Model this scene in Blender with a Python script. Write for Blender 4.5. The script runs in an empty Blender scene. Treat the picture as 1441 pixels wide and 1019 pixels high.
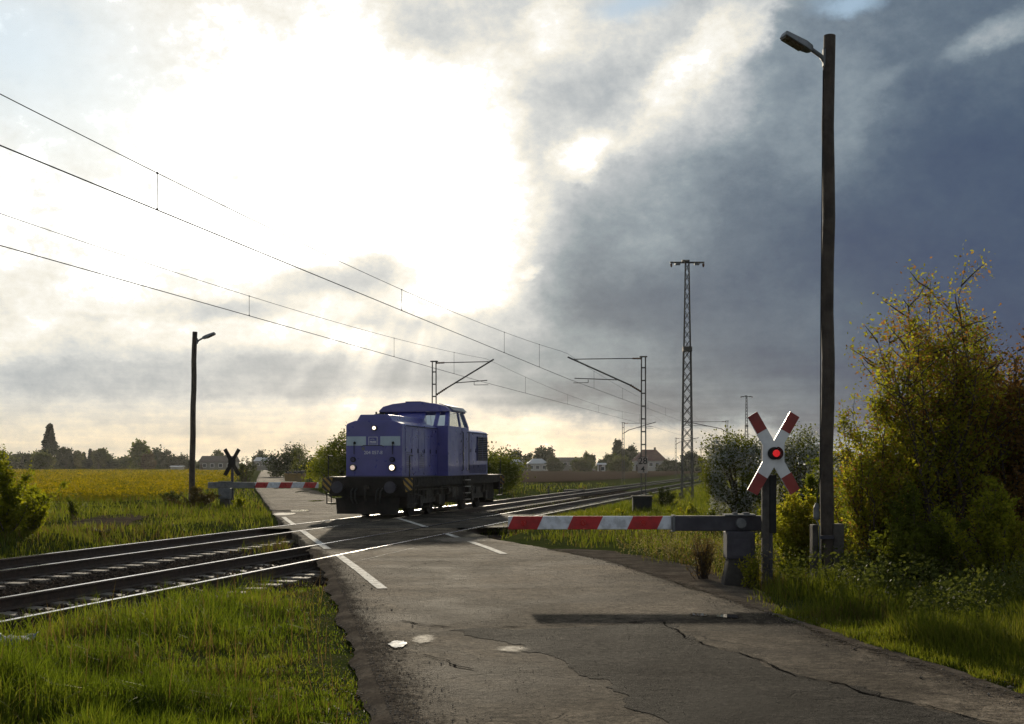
import bpy, bmesh, math, random
import numpy as np
from mathutils import Vector, Matrix

random.seed(5)
RNG = np.random.default_rng(11)
SC = bpy.context.scene
COL = SC.collection
F, CX, HY, EYE = 1800.0, 720.5, 655.0, 1.7      # lens of the photograph in its pixels, eye height above the rails


def G(px, py, z=0.0):
    """ground point seen at a photograph pixel"""
    Y = F * (EYE - z) / (py - HY)
    return Vector(((px - CX) / F * Y, Y, z))


def W(px, py, Y):
    return Vector(((px - CX) / F * Y, Y, EYE + (HY - py) / F * Y))


# ------------------------------------------------------------------ mesh building
class MB:
    def __init__(s):
        s.v = []; s.f = []

    def add(s, verts, faces):
        o = len(s.v)
        s.v += [tuple(p) for p in verts]
        s.f += [tuple(i + o for i in fc) for fc in faces]
        return s

    def box(s, c, size, rz=0.0, M=None):
        x, y, z = size[0] / 2, size[1] / 2, size[2] / 2
        vs = [Vector(p) for p in ((-x, -y, -z), (x, -y, -z), (x, y, -z), (-x, y, -z), (-x, -y, z), (x, -y, z), (x, y, z), (-x, y, z))]
        if M is None:
            M = Matrix.Rotation(rz, 3, 'Z')
        vs = [M @ p + Vector(c) for p in vs]
        return s.add(vs, [(0, 3, 2, 1), (4, 5, 6, 7), (0, 1, 5, 4), (1, 2, 6, 5), (2, 3, 7, 6), (3, 0, 4, 7)])

    def bb(s, x0, x1, y0, y1, z0, z1):
        return s.box(((x0 + x1) / 2, (y0 + y1) / 2, (z0 + z1) / 2), (abs(x1 - x0), abs(y1 - y0), abs(z1 - z0)))

    def tube(s, pts, r, n=6, cap=True):
        pts = [Vector(p) for p in pts]
        rs = r if isinstance(r, (list, tuple)) else [r] * len(pts)
        rings = []
        u = None
        for i, p in enumerate(pts):
            t = (pts[min(i + 1, len(pts) - 1)] - pts[max(i - 1, 0)])
            if t.length < 1e-9: t = Vector((0, 0, 1))
            t.normalize()
            if u is None:
                u = t.cross(Vector((0, 0, 1)) if abs(t.z) < .9 else Vector((1, 0, 0))).normalized()
            else:
                u = (u - t * u.dot(t)).normalized()
            w = t.cross(u)
            rings.append([p + (u * math.cos(2 * math.pi * k / n) + w * math.sin(2 * math.pi * k / n)) * rs[i] for k in range(n)])
        vs = [q for rg in rings for q in rg]
        fs = []
        for i in range(len(pts) - 1):
            for k in range(n):
                a, b = i * n + k, i * n + (k + 1) % n
                fs.append((a, b, b + n, a + n))
        if cap:
            fs.append(tuple(range(n - 1, -1, -1)))
            fs.append(tuple(range((len(pts) - 1) * n, len(pts) * n)))
        return s.add(vs, fs)

    def prism(s, poly, axis, a, b):
        """poly: 2-D outline, extruded along axis 'x','y' or 'z' from a to b"""
        n = len(poly)
        def P(q, t):
            return {'x': (t, q[0], q[1]), 'y': (q[0], t, q[1]), 'z': (q[0], q[1], t)}[axis]
        vs = [P(q, a) for q in poly] + [P(q, b) for q in poly]
        fs = [tuple(range(n - 1, -1, -1)), tuple(range(n, 2 * n))]
        fs += [(k, (k + 1) % n, (k + 1) % n + n, k + n) for k in range(n)]
        return s.add(vs, fs)

    def disc(s, c, nrm, r, depth, n=20):
        c = Vector(c); nrm = Vector(nrm).normalized()
        return s.tube([c, c + nrm * depth], r, n)

    def build(s, name, mat, parent=None, bevel=0.0, smooth=False, fix=True):
        me = bpy.data.meshes.new(name)
        me.from_pydata(s.v, [], s.f)
        if fix:
            bm = bmesh.new(); bm.from_mesh(me)
            bmesh.ops.recalc_face_normals(bm, faces=bm.faces)
            bm.to_mesh(me); bm.free()
        me.materials.append(mat)
        if smooth:
            for p in me.polygons: p.use_smooth = True
        o = bpy.data.objects.new(name, me)
        COL.objects.link(o)
        if parent: o.parent = parent
        if bevel:
            m = o.modifiers.new('bevel', 'BEVEL'); m.width = bevel; m.segments = 2; m.limit_method = 'ANGLE'
        return o


def np_mesh(name, V, quads=None, tris=None, mat=None, parent=None, smooth=False):
    me = bpy.data.meshes.new(name)
    V = np.asarray(V, dtype=np.float32)
    me.vertices.add(len(V)); me.vertices.foreach_set('co', V.ravel())
    q = np.zeros((0, 4), int) if quads is None else np.asarray(quads)
    t = np.zeros((0, 3), int) if tris is None else np.asarray(tris)
    loops = np.concatenate([q.ravel(), t.ravel()]).astype(np.int32)
    tot = np.concatenate([np.full(len(q), 4), np.full(len(t), 3)]).astype(np.int32)
    st = np.concatenate([[0], np.cumsum(tot)[:-1]]).astype(np.int32)
    me.loops.add(len(loops)); me.loops.foreach_set('vertex_index', loops)
    me.polygons.add(len(tot)); me.polygons.foreach_set('loop_start', st); me.polygons.foreach_set('loop_total', tot)
    if smooth: me.polygons.foreach_set('use_smooth', np.ones(len(tot), dtype=bool))
    me.update(calc_edges=True)
    if mat: me.materials.append(mat)
    o = bpy.data.objects.new(name, me); COL.objects.link(o)
    if parent: o.parent = parent
    return o


def tag(o, label=None, cat=None, group=None, kind=None):
    if label: o['label'] = label
    if cat: o['category'] = cat
    if group: o['group'] = group
    if kind: o['kind'] = kind
    return o


def thing(name, label, cat, loc=(0, 0, 0), rz=0.0, group=None):
    o = bpy.data.objects.new(name, None); COL.objects.link(o)
    o.empty_display_size = .2
    o.location = loc; o.rotation_euler = (0, 0, rz)
    return tag(o, label, cat, group)


def dup(root, loc, rz, label, group=None):
    def cp(o, par):
        c = o.copy(); COL.objects.link(c)
        if par is not None: c.parent = par
        for ch in [x for x in bpy.data.objects if x.parent == o and x != c]: cp(ch, c)
        return c
    r = cp(root, None)
    r.location = loc; r.rotation_euler = (0, 0, rz); r['label'] = label
    if group: r['group'] = group
    return r


# ------------------------------------------------------------------ materials
def lin(c):
    return tuple(((x / 255) / 12.92 if x / 255 <= .04045 else ((x / 255 + .055) / 1.055) ** 2.4) for x in c) + (1,)


class NT:
    def __init__(s, tree):
        s.t = tree; s.n = tree.nodes; s.l = tree.links

    def new(s, typ, **kw):
        nd = s.n.new(typ)
        for k, v in kw.items(): setattr(nd, k, v)
        return nd

    def link(s, a, b): s.l.new(a, b)

    def setin(s, sock, v):
        if hasattr(v, 'links') or isinstance(v, bpy.types.NodeSocket): s.l.new(v, sock)
        else: sock.default_value = v

    def math(s, op, a, b=0.0, c=0.0, clamp=False):
        nd = s.new('ShaderNodeMath', operation=op, use_clamp=clamp)
        s.setin(nd.inputs[0], a); s.setin(nd.inputs[1], b); s.setin(nd.inputs[2], c)
        return nd.outputs[0]

    def mix(s, fac, a, b, blend='MIX'):
        nd = s.new('ShaderNodeMix', data_type='RGBA', blend_type=blend)
        s.setin(nd.inputs[0], fac); s.setin(nd.inputs[6], a); s.setin(nd.inputs[7], b)
        return nd.outputs[2]

    def mixf(s, fac, a, b):
        nd = s.new('ShaderNodeMix', data_type='FLOAT')
        s.setin(nd.inputs[0], fac); s.setin(nd.inputs[2], a); s.setin(nd.inputs[3], b)
        return nd.outputs[0]

    def noise(s, vec, scale, detail=4, rough=.55, dist=0.0):
        nd = s.new('ShaderNodeTexNoise')
        if vec is not None: s.setin(nd.inputs['Vector'], vec)
        nd.inputs['Scale'].default_value = scale; nd.inputs['Detail'].default_value = detail
        nd.inputs['Roughness'].default_value = rough; nd.inputs['Distortion'].default_value = dist
        return nd.outputs['Fac']

    def rng(s, v, a, b, c=0.0, d=1.0, smooth=True):
        nd = s.new('ShaderNodeMapRange', interpolation_type='SMOOTHSTEP' if smooth else 'LINEAR')
        s.setin(nd.inputs[0], v); nd.inputs[1].default_value = a; nd.inputs[2].default_value = b
        nd.inputs[3].default_value = c; nd.inputs[4].default_value = d
        return nd.outputs[0]


def base_mat(name):
    m = bpy.data.materials.new(name); m.use_nodes = True
    nt = NT(m.node_tree)
    b = m.node_tree.nodes['Principled BSDF']
    geo = nt.new('ShaderNodeNewGeometry')
    tc = nt.new('ShaderNodeTexCoord')
    return m, nt, b, geo, tc


def pmat(name, c1, c2=None, scale=4.0, rough=.6, metal=0.0, bump=0.0, bscale=None, spec=.5, rvar=.12, world=False, emit=None, estr=0.0, coat=0.0):
    m, nt, b, geo, tc = base_mat(name)
    v = geo.outputs['Position'] if world else tc.outputs['Object']
    c1 = tuple(c1) + (1,) if len(c1) == 3 else c1
    c2 = c2 or tuple(x * .7 for x in c1[:3])
    c2 = tuple(c2) + (1,) if len(c2) == 3 else c2
    n1 = nt.noise(v, scale, 6, .62)
    f = nt.rng(n1, .35, .68)
    nt.link(nt.mix(f, c1, c2), b.inputs['Base Color'])
    n2 = nt.noise(v, scale * 3.3, 3)
    nt.link(nt.rng(n2, .3, .7, max(rough - rvar, .02), min(rough + rvar, 1), False), b.inputs['Roughness'])
    b.inputs['Metallic'].default_value = metal
    b.inputs['Specular IOR Level'].default_value = spec
    if coat: b.inputs['Coat Weight'].default_value = coat
    if bump:
        bp = nt.new('ShaderNodeBump'); bp.inputs['Strength'].default_value = 1.0; bp.inputs['Distance'].default_value = bump
        nt.link(nt.noise(v, bscale or scale * 6, 5), bp.inputs['Height']); nt.link(bp.outputs[0], b.inputs['Normal'])
    if emit:
        b.inputs['Emission Color'].default_value = tuple(emit) + (1,); b.inputs['Emission Strength'].default_value = estr
    return m


def leaf_mat(name, cols, transl=.55, nscale=1.2, rough=.6, tint=(1.3, 1.25, .55)):
    """cols: dark -> light leaf colours, picked per leaf and per clump; light shines through"""
    m, nt, b, geo, tc = base_mat(name)
    r = geo.outputs['Random Per Island']
    n = nt.noise(geo.outputs['Position'], nscale, 3)
    k = nt.math('ADD', nt.math('MULTIPLY', r, .55), nt.math('MULTIPLY', nt.rng(n, .3, .7), .45))
    cr = nt.new('ShaderNodeValToRGB')
    els = cr.color_ramp.elements
    while len(els) < len(cols): els.new(.5)
    for i, c in enumerate(cols):
        els[i].position = i / (len(cols) - 1); els[i].color = tuple(c) + (1,)
    nt.link(k, cr.inputs[0])
    nt.link(cr.outputs[0], b.inputs['Base Color'])
    b.inputs['Roughness'].default_value = rough; b.inputs['Specular IOR Level'].default_value = .02
    tr = nt.new('ShaderNodeBsdfTranslucent')
    nt.link(nt.mix(1.0, cr.outputs[0], tuple(tint) + (1,), 'MULTIPLY'), tr.inputs[0])
    ms = nt.new('ShaderNodeMixShader'); ms.inputs[0].default_value = transl
    nt.link(b.outputs[0], ms.inputs[1]); nt.link(tr.outputs[0], ms.inputs[2])
    nt.link(ms.outputs[0], m.node_tree.nodes['Material Output'].inputs[0])
    return m


M = {}
M['bluepaint'] = pmat('blue_paint', (.056, .058, .27), (.042, .044, .205), 1.2, .33, 0, .002, 3, rvar=.08, coat=.35)
M['bluedark'] = pmat('blue_dark', (.026, .028, .11), (.018, .02, .08), 2, .45)
M['palepaint'] = pmat('pale_paint', (.40, .48, .55), (.30, .38, .45), 2.5, .5)
M['letter'] = pmat('letter_paint', (.60, .62, .68), (.5, .52, .6), 5, .5)
M['frame'] = pmat('frame_grime', (.024, .020, .017), (.012, .010, .009), 2.5, .8, 0, .006, 18, spec=.2)
M['grime'] = pmat('grime_metal', (.045, .037, .031), (.015, .013, .011), 4, .7, .1, .006, 22, spec=.3)
M['blackrub'] = pmat('black_rubber', (.012, .012, .012), (.02, .02, .02), 8, .6)
M['steelbright'] = pmat('worn_steel', (.35, .34, .33), (.2, .19, .18), 6, .38, .8)
M['roofgrey'] = pmat('roof_grey', (.30, .30, .32), (.18, .18, .19), 2, .4, .2)
M['railhead'] = pmat('rail_head', (.62, .60, .60), (.45, .43, .42), 6, .2, 1.0, rvar=.06, world=True)
M['railrust'] = pmat('rail_rust', (.045, .026, .018), (.025, .016, .012), 9, .8, .1, .003, 40, world=True)
M['sleeper'] = pmat('sleeper_concrete', (.17, .14, .115), (.085, .07, .058), 7, .85, 0, .006, 50, world=True)
M['concrete'] = pmat('concrete', (.080, .072, .066), (.042, .038, .036), 5, .88, 0, spec=.1, bump=.006, bscale=40, world=True)
M['wood'] = pmat('pole_wood', (.060, .044, .034), (.028, .021, .017), 3, .85)
M['galv'] = pmat('galvanised', (.15, .155, .165), (.085, .088, .095), 5, .6, .3)
M['mast'] = pmat('mast_paint', (.10, .095, .085), (.05, .045, .04), 3, .7, .2, world=True)
M['insul'] = pmat('insulator_glaze', (.10, .045, .025), (.07, .03, .02), 6, .25)
M['cable'] = pmat('wire_metal', (.03, .028, .026), (.02, .018, .017), 6, .5, .5)
M['greysteel'] = pmat('grey_steel_paint', (.052, .048, .062), (.030, .028, .038), 3, .75, .1, .003, 20)
M['signwhite'] = pmat('sign_white', (.66, .66, .68), (.52, .52, .55), 3, .45)
M['signred'] = pmat('sign_red', (.25, .028, .022), (.17, .02, .018), 3, .5)
M['signback'] = pmat('sign_back', (.022, .021, .020), (.014, .013, .013), 4, .8, .0, spec=.1)
M['black'] = pmat('black_paint', (.012, .012, .013), (.02, .02, .021), 5, .7, spec=.2)
M['lamphead'] = pmat('lamp_housing', (.17, .18, .20), (.10, .11, .12), 6, .5, .1)
M['lamplens'] = pmat('lamp_cover', (.10, .07, .045), (.06, .045, .03), 6, .3)
M['headlight'] = pmat('headlight_glow', (.9, .85, .75), (.9, .85, .75), 5, .2, emit=(1, .80, .55), estr=2.4)
M['dimlight'] = pmat('dim_headlight', (.7, .6, .55), (.3, .25, .22), 30, .2, emit=(1, .75, .6), estr=.45)
M['redlamp'] = pmat('red_lamp', (.5, .01, .01), (.4, .01, .01), 8, .2, emit=(1, .012, .02), estr=.42)
M['reflector'] = pmat('reflector', (.42, .012, .012), (.3, .01, .01), 20, .25)
M['bark'] = pmat('bark', (.055, .042, .032), (.028, .021, .016), 6, .9, 0, .01, 30, world=True)
M['twig'] = pmat('twig', (.060, .042, .030), (.035, .024, .018), 9, .85, world=True)
M['houseW'] = pmat('house_render', (.36, .35, .33), (.30, .29, .27), 1, .85, world=True)
M['houseG'] = pmat('house_grey', (.16, .155, .15), (.12, .115, .11), 1, .85, world=True)
M['roofpale'] = pmat('pale_roof', (.36, .37, .39), (.28, .29, .31), .7, .45, world=True)
M['roofred'] = pmat('red_tile', (.10, .034, .026), (.065, .025, .02), 1.5, .8, world=True)
M['roofbrown'] = pmat('brown_tile', (.075, .05, .04), (.045, .032, .027), 1.5, .8, world=True)
M['pane'] = pmat('window_pane', (.03, .035, .045), (.05, .055, .065), 2, .12)
M['skip'] = pmat('skip_paint', (.20, .12, .025), (.12, .075, .02), 2, .7)
M['ballaststone'] = pmat('ballast_stone', (.085, .068, .056), (.028, .022, .019), 9, .95, world=True, spec=0)
M['bag'] = pmat('plastic_sheet', (.14, .17, .22), (.08, .10, .14), 9, .8, spec=.1)
M['stone'] = pmat('gravel_stone', (.24, .20, .17), (.10, .085, .072), 12, .9, world=True, spec=0)


def stripe_mat(name, ca, cb, period, kx, ky, kz, frac=.5, off=0.0, rough=.5):
    m, nt, b, geo, tc = base_mat(name)
    sep = nt.new('ShaderNodeSeparateXYZ'); nt.link(tc.outputs['Object'], sep.inputs[0])
    u = nt.math('ADD', nt.math('ADD', nt.math('MULTIPLY', sep.outputs[0], kx), nt.math('MULTIPLY', sep.outputs[1], ky)), nt.math('MULTIPLY_ADD', sep.outputs[2], kz, off))
    f = nt.math('FRACT', nt.math('DIVIDE', u, period))
    s = nt.math('LESS_THAN', f, frac)
    n = nt.noise(tc.outputs['Object'], 9, 6, .65)
    dirt = nt.rng(n, .35, .68, 1.0, .60)
    c = nt.mix(s, tuple(cb) + (1,), tuple(ca) + (1,))
    nt.link(nt.mix(1.0, c, dirt, 'MULTIPLY'), b.inputs['Base Color'])
    b.inputs['Roughness'].default_value = rough
    return m


_x0 = (715 - 1040) * 18.3 / F
M['boom'] = stripe_mat('boom_stripes', (.42, .012, .016), (.62, .65, .72), .856, 1, 0, -.46, .5, -(_x0 + .03) + .46 * .93 + 8.56)
M['boomfar'] = stripe_mat('far_boom_stripes', (.42, .012, .016), (.62, .65, .72), .985, 1, 0, -.46, .5, -(359.7 - 317) * 52 / F + .46 * .95 + 9.85)
M['hazard'] = stripe_mat('hazard_stripes', (.34, .20, .025), (.014, .013, .012), .21, 1, 0, 1.0, .5, 0)

mg = bpy.data.materials.new('cab_glass'); mg.use_nodes = True
_nt = NT(mg.node_tree)
_t = _nt.new('ShaderNodeBsdfTransparent'); _t.inputs[0].default_value = (.75, .78, .78, 1)
_g = _nt.new('ShaderNodeBsdfGlossy'); _g.inputs['Roughness'].default_value = .03
_f = _nt.new('ShaderNodeFresnel'); _f.inputs[0].default_value = 1.5
_m = _nt.new('ShaderNodeMixShader')
_nt.link(_f.outputs[0], _m.inputs[0]); _nt.link(_t.outputs[0], _m.inputs[1]); _nt.link(_g.outputs[0], _m.inputs[2])
_nt.link(_m.outputs[0], mg.node_tree.nodes['Material Output'].inputs[0])
M['glass'] = mg

# foliage
M['grass'] = leaf_mat('grass_blades', [(.027, .040, .008), (.064, .094, .012), (.108, .140, .018), (.18, .165, .036)], .62, .5, .5)
M['grassmid'] = leaf_mat('grass_verge', [(.032, .042, .009), (.068, .086, .013), (.108, .126, .020), (.17, .15, .04)], .6, .35, .5)
M['drygrass'] = leaf_mat('dry_grass', [(.060, .046, .020), (.11, .082, .034), (.17, .125, .055)], .5, .6, .6, (1.2, 1.05, .7))
M['dryweed'] = leaf_mat('dry_weeds', [(.060, .052, .034), (.11, .095, .062), (.17, .15, .105), (.12, .12, .04)], .5, .8)
M['rape'] = leaf_mat('rapeseed', [(.060, .080, .012), (.14, .125, .010), (.26, .20, .008), (.36, .28, .012)], .5, .3, .7, (1.1, 1.05, .4))
M['leafY'] = leaf_mat('leaf_yellow_green', [(.085, .095, .015), (.16, .175, .022), (.25, .25, .03), (.27, .205, .04)], .68, 1.0)
M['leafR'] = leaf_mat('leaf_russet', [(.095, .065, .026), (.17, .105, .04), (.22, .135, .05), (.20, .18, .036)], .64, 1.0, .6, (1.3, 1.0, .55))
M['leafG'] = leaf_mat('leaf_green', [(.042, .055, .011), (.080, .098, .016), (.125, .14, .022)], .6, .8)
M['leafH'] = leaf_mat('hawthorn_leaf', [(.045, .055, .012), (.085, .10, .018), (.13, .135, .024)], .6, .8)
M['leafB'] = leaf_mat('leaf_bright', [(.085, .105, .012), (.17, .19, .018), (.27, .26, .028)], .68, 1.0)
M['leafD'] = leaf_mat('leaf_dark', [(.018, .026, .013), (.032, .043, .018), (.048, .060, .024)], .4, .25)
M['leafM'] = leaf_mat('leaf_far', [(.034, .044, .017), (.062, .074, .023), (.095, .102, .032)], .5, .2)
M['leafO'] = leaf_mat('leaf_autumn', [(.045, .034, .014), (.075, .055, .02), (.10, .075, .024)], .35, .2)
M['leafC'] = leaf_mat('leaf_conifer', [(.014, .021, .013), (.022, .032, .017), (.033, .044, .021)], .3, .3)
M['blossom'] = leaf_mat('blossom', [(.24, .25, .24), (.36, .37, .36), (.54, .54, .52)], .45, 1.5, .6, (1, 1, .9))


def ground_mat(name, stops, scale, bump=.03, bscale=6, rough=.95, scale2=None):
    m, nt, b, geo, tc = base_mat(name)
    p = geo.outputs['Position']
    n = nt.math('ADD', nt.math('MULTIPLY', nt.noise(p, scale, 8, .65), .6), nt.math('MULTIPLY', nt.noise(p, scale2 or scale * 9, 6, .6), .4))
    cr = nt.new('ShaderNodeValToRGB'); els = cr.color_ramp.elements
    while len(els) < len(stops): els.new(.5)
    for i, (t, c) in enumerate(stops):
        els[i].position = t; els[i].color = tuple(c) + (1,)
    nt.link(n, cr.inputs[0]); nt.link(cr.outputs[0], b.inputs['Base Color'])
    b.inputs['Roughness'].default_value = 1.0; b.inputs['Specular IOR Level'].default_value = 0.0
    if bump:
        bp = nt.new('ShaderNodeBump'); bp.inputs['Distance'].default_value = bump; bp.inputs['Strength'].default_value = 1
        nt.link(nt.noise(p, bscale, 8, .65), bp.inputs['Height']); nt.link(bp.outputs[0], b.inputs['Normal'])
    return m


M['ground'] = ground_mat('ground_soil_grass', [(.3, (.022, .030, .010)), (.5, (.040, .050, .014)), (.62, (.065, .060, .025)), (.75, (.085, .065, .040))], .35)
M['plough'] = ground_mat('ploughed_soil', [(.3, (.040, .028, .021)), (.6, (.062, .044, .032)), (.75, (.078, .056, .040))], .12, .02, 1.2)
M['canopy'] = ground_mat('rapeseed_canopy', [(.32, (.060, .068, .012)), (.45, (.13, .115, .010)), (.58, (.22, .170, .009)), (.72, (.29, .23, .012))], .12, .20, 4.5, scale2=1.1)
M['mud'] = ground_mat('mud', [(.3, (.032, .025, .019)), (.5, (.065, .050, .038)), (.65, (.11, .088, .066))], 1.5, .012, 30)
M['shoulder'] = ground_mat('shoulder_gravel', [(.34, (.040, .033, .027)), (.5, (.092, .075, .060)), (.62, (.16, .132, .104))], 2.2, .014, 34, scale2=30)
_mt = M['shoulder']; _n = NT(_mt.node_tree); _g = _n.new('ShaderNodeNewGeometry')
_a = _n.new('ShaderNodeAttribute'); _a.attribute_name = 'edge'
_k = _n.math('ADD', _a.outputs['Fac'], _n.math('MULTIPLY_ADD', _n.noise(_g.outputs['Position'], 14, 8, .75), 2.0, -1.15))
_n.link(_n.rng(_k, .15, .5), _mt.node_tree.nodes['Principled BSDF'].inputs['Alpha'])
M['ballast'] = ground_mat('ballast', [(.3, (.014, .011, .010)), (.5, (.032, .025, .021)), (.65, (.058, .046, .038)), (.8, (.10, .083, .07))], 7, .03, 26, scale2=38)


def asphalt_mat(name, dark, mid, light, speck=.5, rough=.86, spec=.012):
    m, nt, b, geo, tc = base_mat(name)
    p = geo.outputs['Position']
    big = nt.noise(p, .55, 6, .62, .6)
    fine = nt.noise(p, 9, 8, .7)
    grain = nt.math('ADD', nt.math('MULTIPLY', nt.noise(p, 130, 2, .7), .4), nt.math('MULTIPLY', nt.noise(p, 34, 3, .75), .6))
    med = nt.noise(p, 3.2, 5, .7, .4)
    vor = nt.new('ShaderNodeTexVoronoi', feature='F1'); vor.inputs['Scale'].default_value = 75
    nt.link(p, vor.inputs['Vector'])
    k = nt.math('ADD', nt.math('MULTIPLY', big, .45), nt.math('ADD', nt.math('MULTIPLY', fine, .25), nt.math('MULTIPLY', med, .3)))
    cr = nt.new('ShaderNodeValToRGB'); els = cr.color_ramp.elements; els.new(.5)
    for i, (t, c) in enumerate(((.42, dark), (.5, mid), (.58, light))):
        els[i].position = t; els[i].color = tuple(c) + (1,)
    nt.link(k, cr.inputs[0])
    grain = nt.math('ADD', nt.math('MULTIPLY', grain, .55), nt.math('MULTIPLY', nt.noise(p, 15, 4, .8), .45))
    sp = nt.rng(grain, .42, .58, 1 - speck, 1 + speck, False)
    col = nt.mix(1.0, cr.outputs[0], sp, 'MULTIPLY')
    wear = nt.rng(nt.noise(p, .38, 5, .68, .8), .38, .62, .62, 1.22)
    col = nt.mix(1.0, col, wear, 'MULTIPLY')
    pits = nt.new('ShaderNodeTexVoronoi', feature='F1'); pits.inputs['Scale'].default_value = 5.5; nt.link(p, pits.inputs['Vector'])
    pit = nt.math('MULTIPLY', nt.rng(pits.outputs['Distance'], .05, .16, 1, 0), nt.rng(nt.noise(p, 1.1, 3), .52, .6))
    col = nt.mix(nt.math('MULTIPLY', pit, .6), col, (.016, .014, .012, 1))
    # fine crack network, broken up
    vc = nt.new('ShaderNodeTexVoronoi', feature='DISTANCE_TO_EDGE'); vc.inputs['Scale'].default_value = .9
    wv = nt.new('ShaderNodeMixRGB'); wv.blend_type = 'ADD'; wv.inputs[0].default_value = .5
    nz = nt.new('ShaderNodeTexNoise'); nz.inputs['Scale'].default_value = 2.2; nz.inputs['Detail'].default_value = 6
    nt.link(p, nz.inputs['Vector']); nt.link(p, wv.inputs[1]); nt.link(nz.outputs['Color'], wv.inputs[2])
    nt.link(wv.outputs[0], vc.inputs['Vector'])
    line = nt.rng(vc.outputs['Distance'], .0, .014, 1, 0)
    line = nt.math('MULTIPLY', line, nt.rng(nt.noise(p, .45, 3), .5, .62))
    col = nt.mix(nt.math('MULTIPLY', line, .8), col, (.012, .011, .010, 1))
    nt.link(col, b.inputs['Base Color'])
    nt.link(nt.rng(big, .35, .65, rough - .06, min(1, rough + .10), False), b.inputs['Roughness'])
    b.inputs['Specular IOR Level'].default_value = spec
    h = nt.math('ADD', nt.math('MULTIPLY', vor.outputs['Distance'], .5), nt.math('MULTIPLY', fine, 1.6))
    h = nt.math('SUBTRACT', h, line)
    bp = nt.new('ShaderNodeBump'); bp.inputs['Distance'].default_value = .016; bp.inputs['Strength'].default_value = 1
    nt.link(h, bp.inputs['Height']); nt.link(bp.outputs[0], b.inputs['Normal'])
    return m


M['road'] = asphalt_mat('old_asphalt', (.046, .036, .028), (.100, .080, .060), (.175, .140, .104), .6)
M['patch'] = asphalt_mat('dark_asphalt', (.014, .0125, .011), (.027, .0235, .0205), (.055, .047, .039), 1.0, .9, .02)
M['panel'] = asphalt_mat('crossing_asphalt', (.040, .036, .031), (.072, .062, .052), (.12, .10, .08), .5, .85)
M['paint'] = pmat('road_paint', (.62, .60, .56), (.22, .20, .18), 7, .85, spec=.03, world=True, bump=.002, bscale=60)
M['crack'] = pmat('crack_dark', (.012, .011, .010), (.02, .018, .016), 9, .9, world=True, spec=0)
M['groove'] = pmat('groove_dark', (.012, .011, .011), (.022, .02, .018), 9, .8, world=True, spec=0)
mp = pmat('puddle_water', (.03, .026, .022), (.05, .043, .035), 5, .04, rvar=.02, world=True)
M['puddle'] = mp
M['dampsheen'] = pmat('damp_sheen', (.155, .128, .098), (.10, .082, .064), 6, .8, rvar=.1, world=True, bump=.004, bscale=60, spec=.10)  # wet sheen of damp asphalt, painted as a pale tan base colour


_mt = M['dampsheen']; _n = NT(_mt.node_tree); _b = _mt.node_tree.nodes['Principled BSDF']
_tc = _n.new('ShaderNodeTexCoord'); _s = _n.new('ShaderNodeSeparateXYZ'); _n.link(_tc.outputs['Generated'], _s.inputs[0])
_dx = _n.math('SUBTRACT', _s.outputs[0], .5); _dy = _n.math('SUBTRACT', _s.outputs[1], .5)
_r = _n.math('SQRT', _n.math('ADD', _n.math('MULTIPLY', _dx, _dx), _n.math('MULTIPLY', _dy, _dy)))
_g = _n.new('ShaderNodeNewGeometry')
_r = _n.math('ADD', _r, _n.math('MULTIPLY_ADD', _n.noise(_g.outputs['Position'], 9, 6, .7), .5, -.25))
_n.link(_n.rng(_r, .18, .44, .8, 0), _b.inputs['Alpha'])

# ------------------------------------------------------------------ layout of tracks and road
D = Vector((.2125, .977, 0)).normalized()            # along the railway
N = Vector((D.y, -D.x, 0))                            # to the right of it
P0 = Vector((-4.47, 41.4, 0))                         # far track's centre under the front of the locomotive
RZ = math.atan2(D.y, D.x)
TRK = 4.06                                            # distance between the tracks


def T(s, o, z=0.0):
    return P0 + D * s + N * o + Vector((0, 0, z))


def so(X, Y):
    dx, dy = X - P0.x, Y - P0.y
    return dx * D.x + dy * D.y, dx * N.x + dy * N.y


LEFT = [(640, 1400), (600, 1150), (560, 1030), (530, 960), (503, 885), (488, 850), (470, 806), (452, 783), (405, 742), (385, 722), (370, 702), (360, 688), (361, 676), (365, 667), (368, 662), (369, 659)]
RIGHT = [(2400, 1400), (1800, 1120), (1500, 1000), (1300, 935), (1184, 900), (1101, 868), (1000, 835), (930, 812), (860, 790), (760, 770), (690, 757), (640, 743), (600, 733), (540, 720), (483, 706), (440, 689), (408, 674), (388, 666), (376, 662), (373, 659)]
_l = sorted([(p.y, p.x) for p in (G(*q) for q in LEFT)]); _r = sorted([(p.y, p.x) for p in (G(*q) for q in RIGHT)])
LY, LX = np.array(_l).T; RY, RX = np.array(_r).T


def vnoise(x, y, seed=0):
    """smooth value noise in 2-D, -1..1"""
    x = np.asarray(x, float); y = np.asarray(y, float)
    xi = np.floor(x).astype(int); yi = np.floor(y).astype(int)
    fx = x - xi; fy = y - yi
    fx = fx * fx * (3 - 2 * fx); fy = fy * fy * (3 - 2 * fy)
    def h(a, b):
        n = (a * 374761393 + b * 668265263 + seed * 1442695041) & 0x7fffffff
        n = ((n ^ (n >> 13)) * 1274126177) & 0x7fffffff
        return ((n ^ (n >> 16)) & 0xffff) / 32767.5 - 1
    return (h(xi, yi) * (1 - fx) + h(xi + 1, yi) * fx) * (1 - fy) + (h(xi, yi + 1) * (1 - fx) + h(xi + 1, yi + 1) * fx) * fy


def fbm(x, y, seed=0, o=4):
    a = 0; s = 1.0; t = 0
    for k in range(o):
        a = a + vnoise(np.asarray(x) * 2 ** k, np.asarray(y) * 2 ** k, seed + k) * s; t += s; s *= .5
    return a / t


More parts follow.
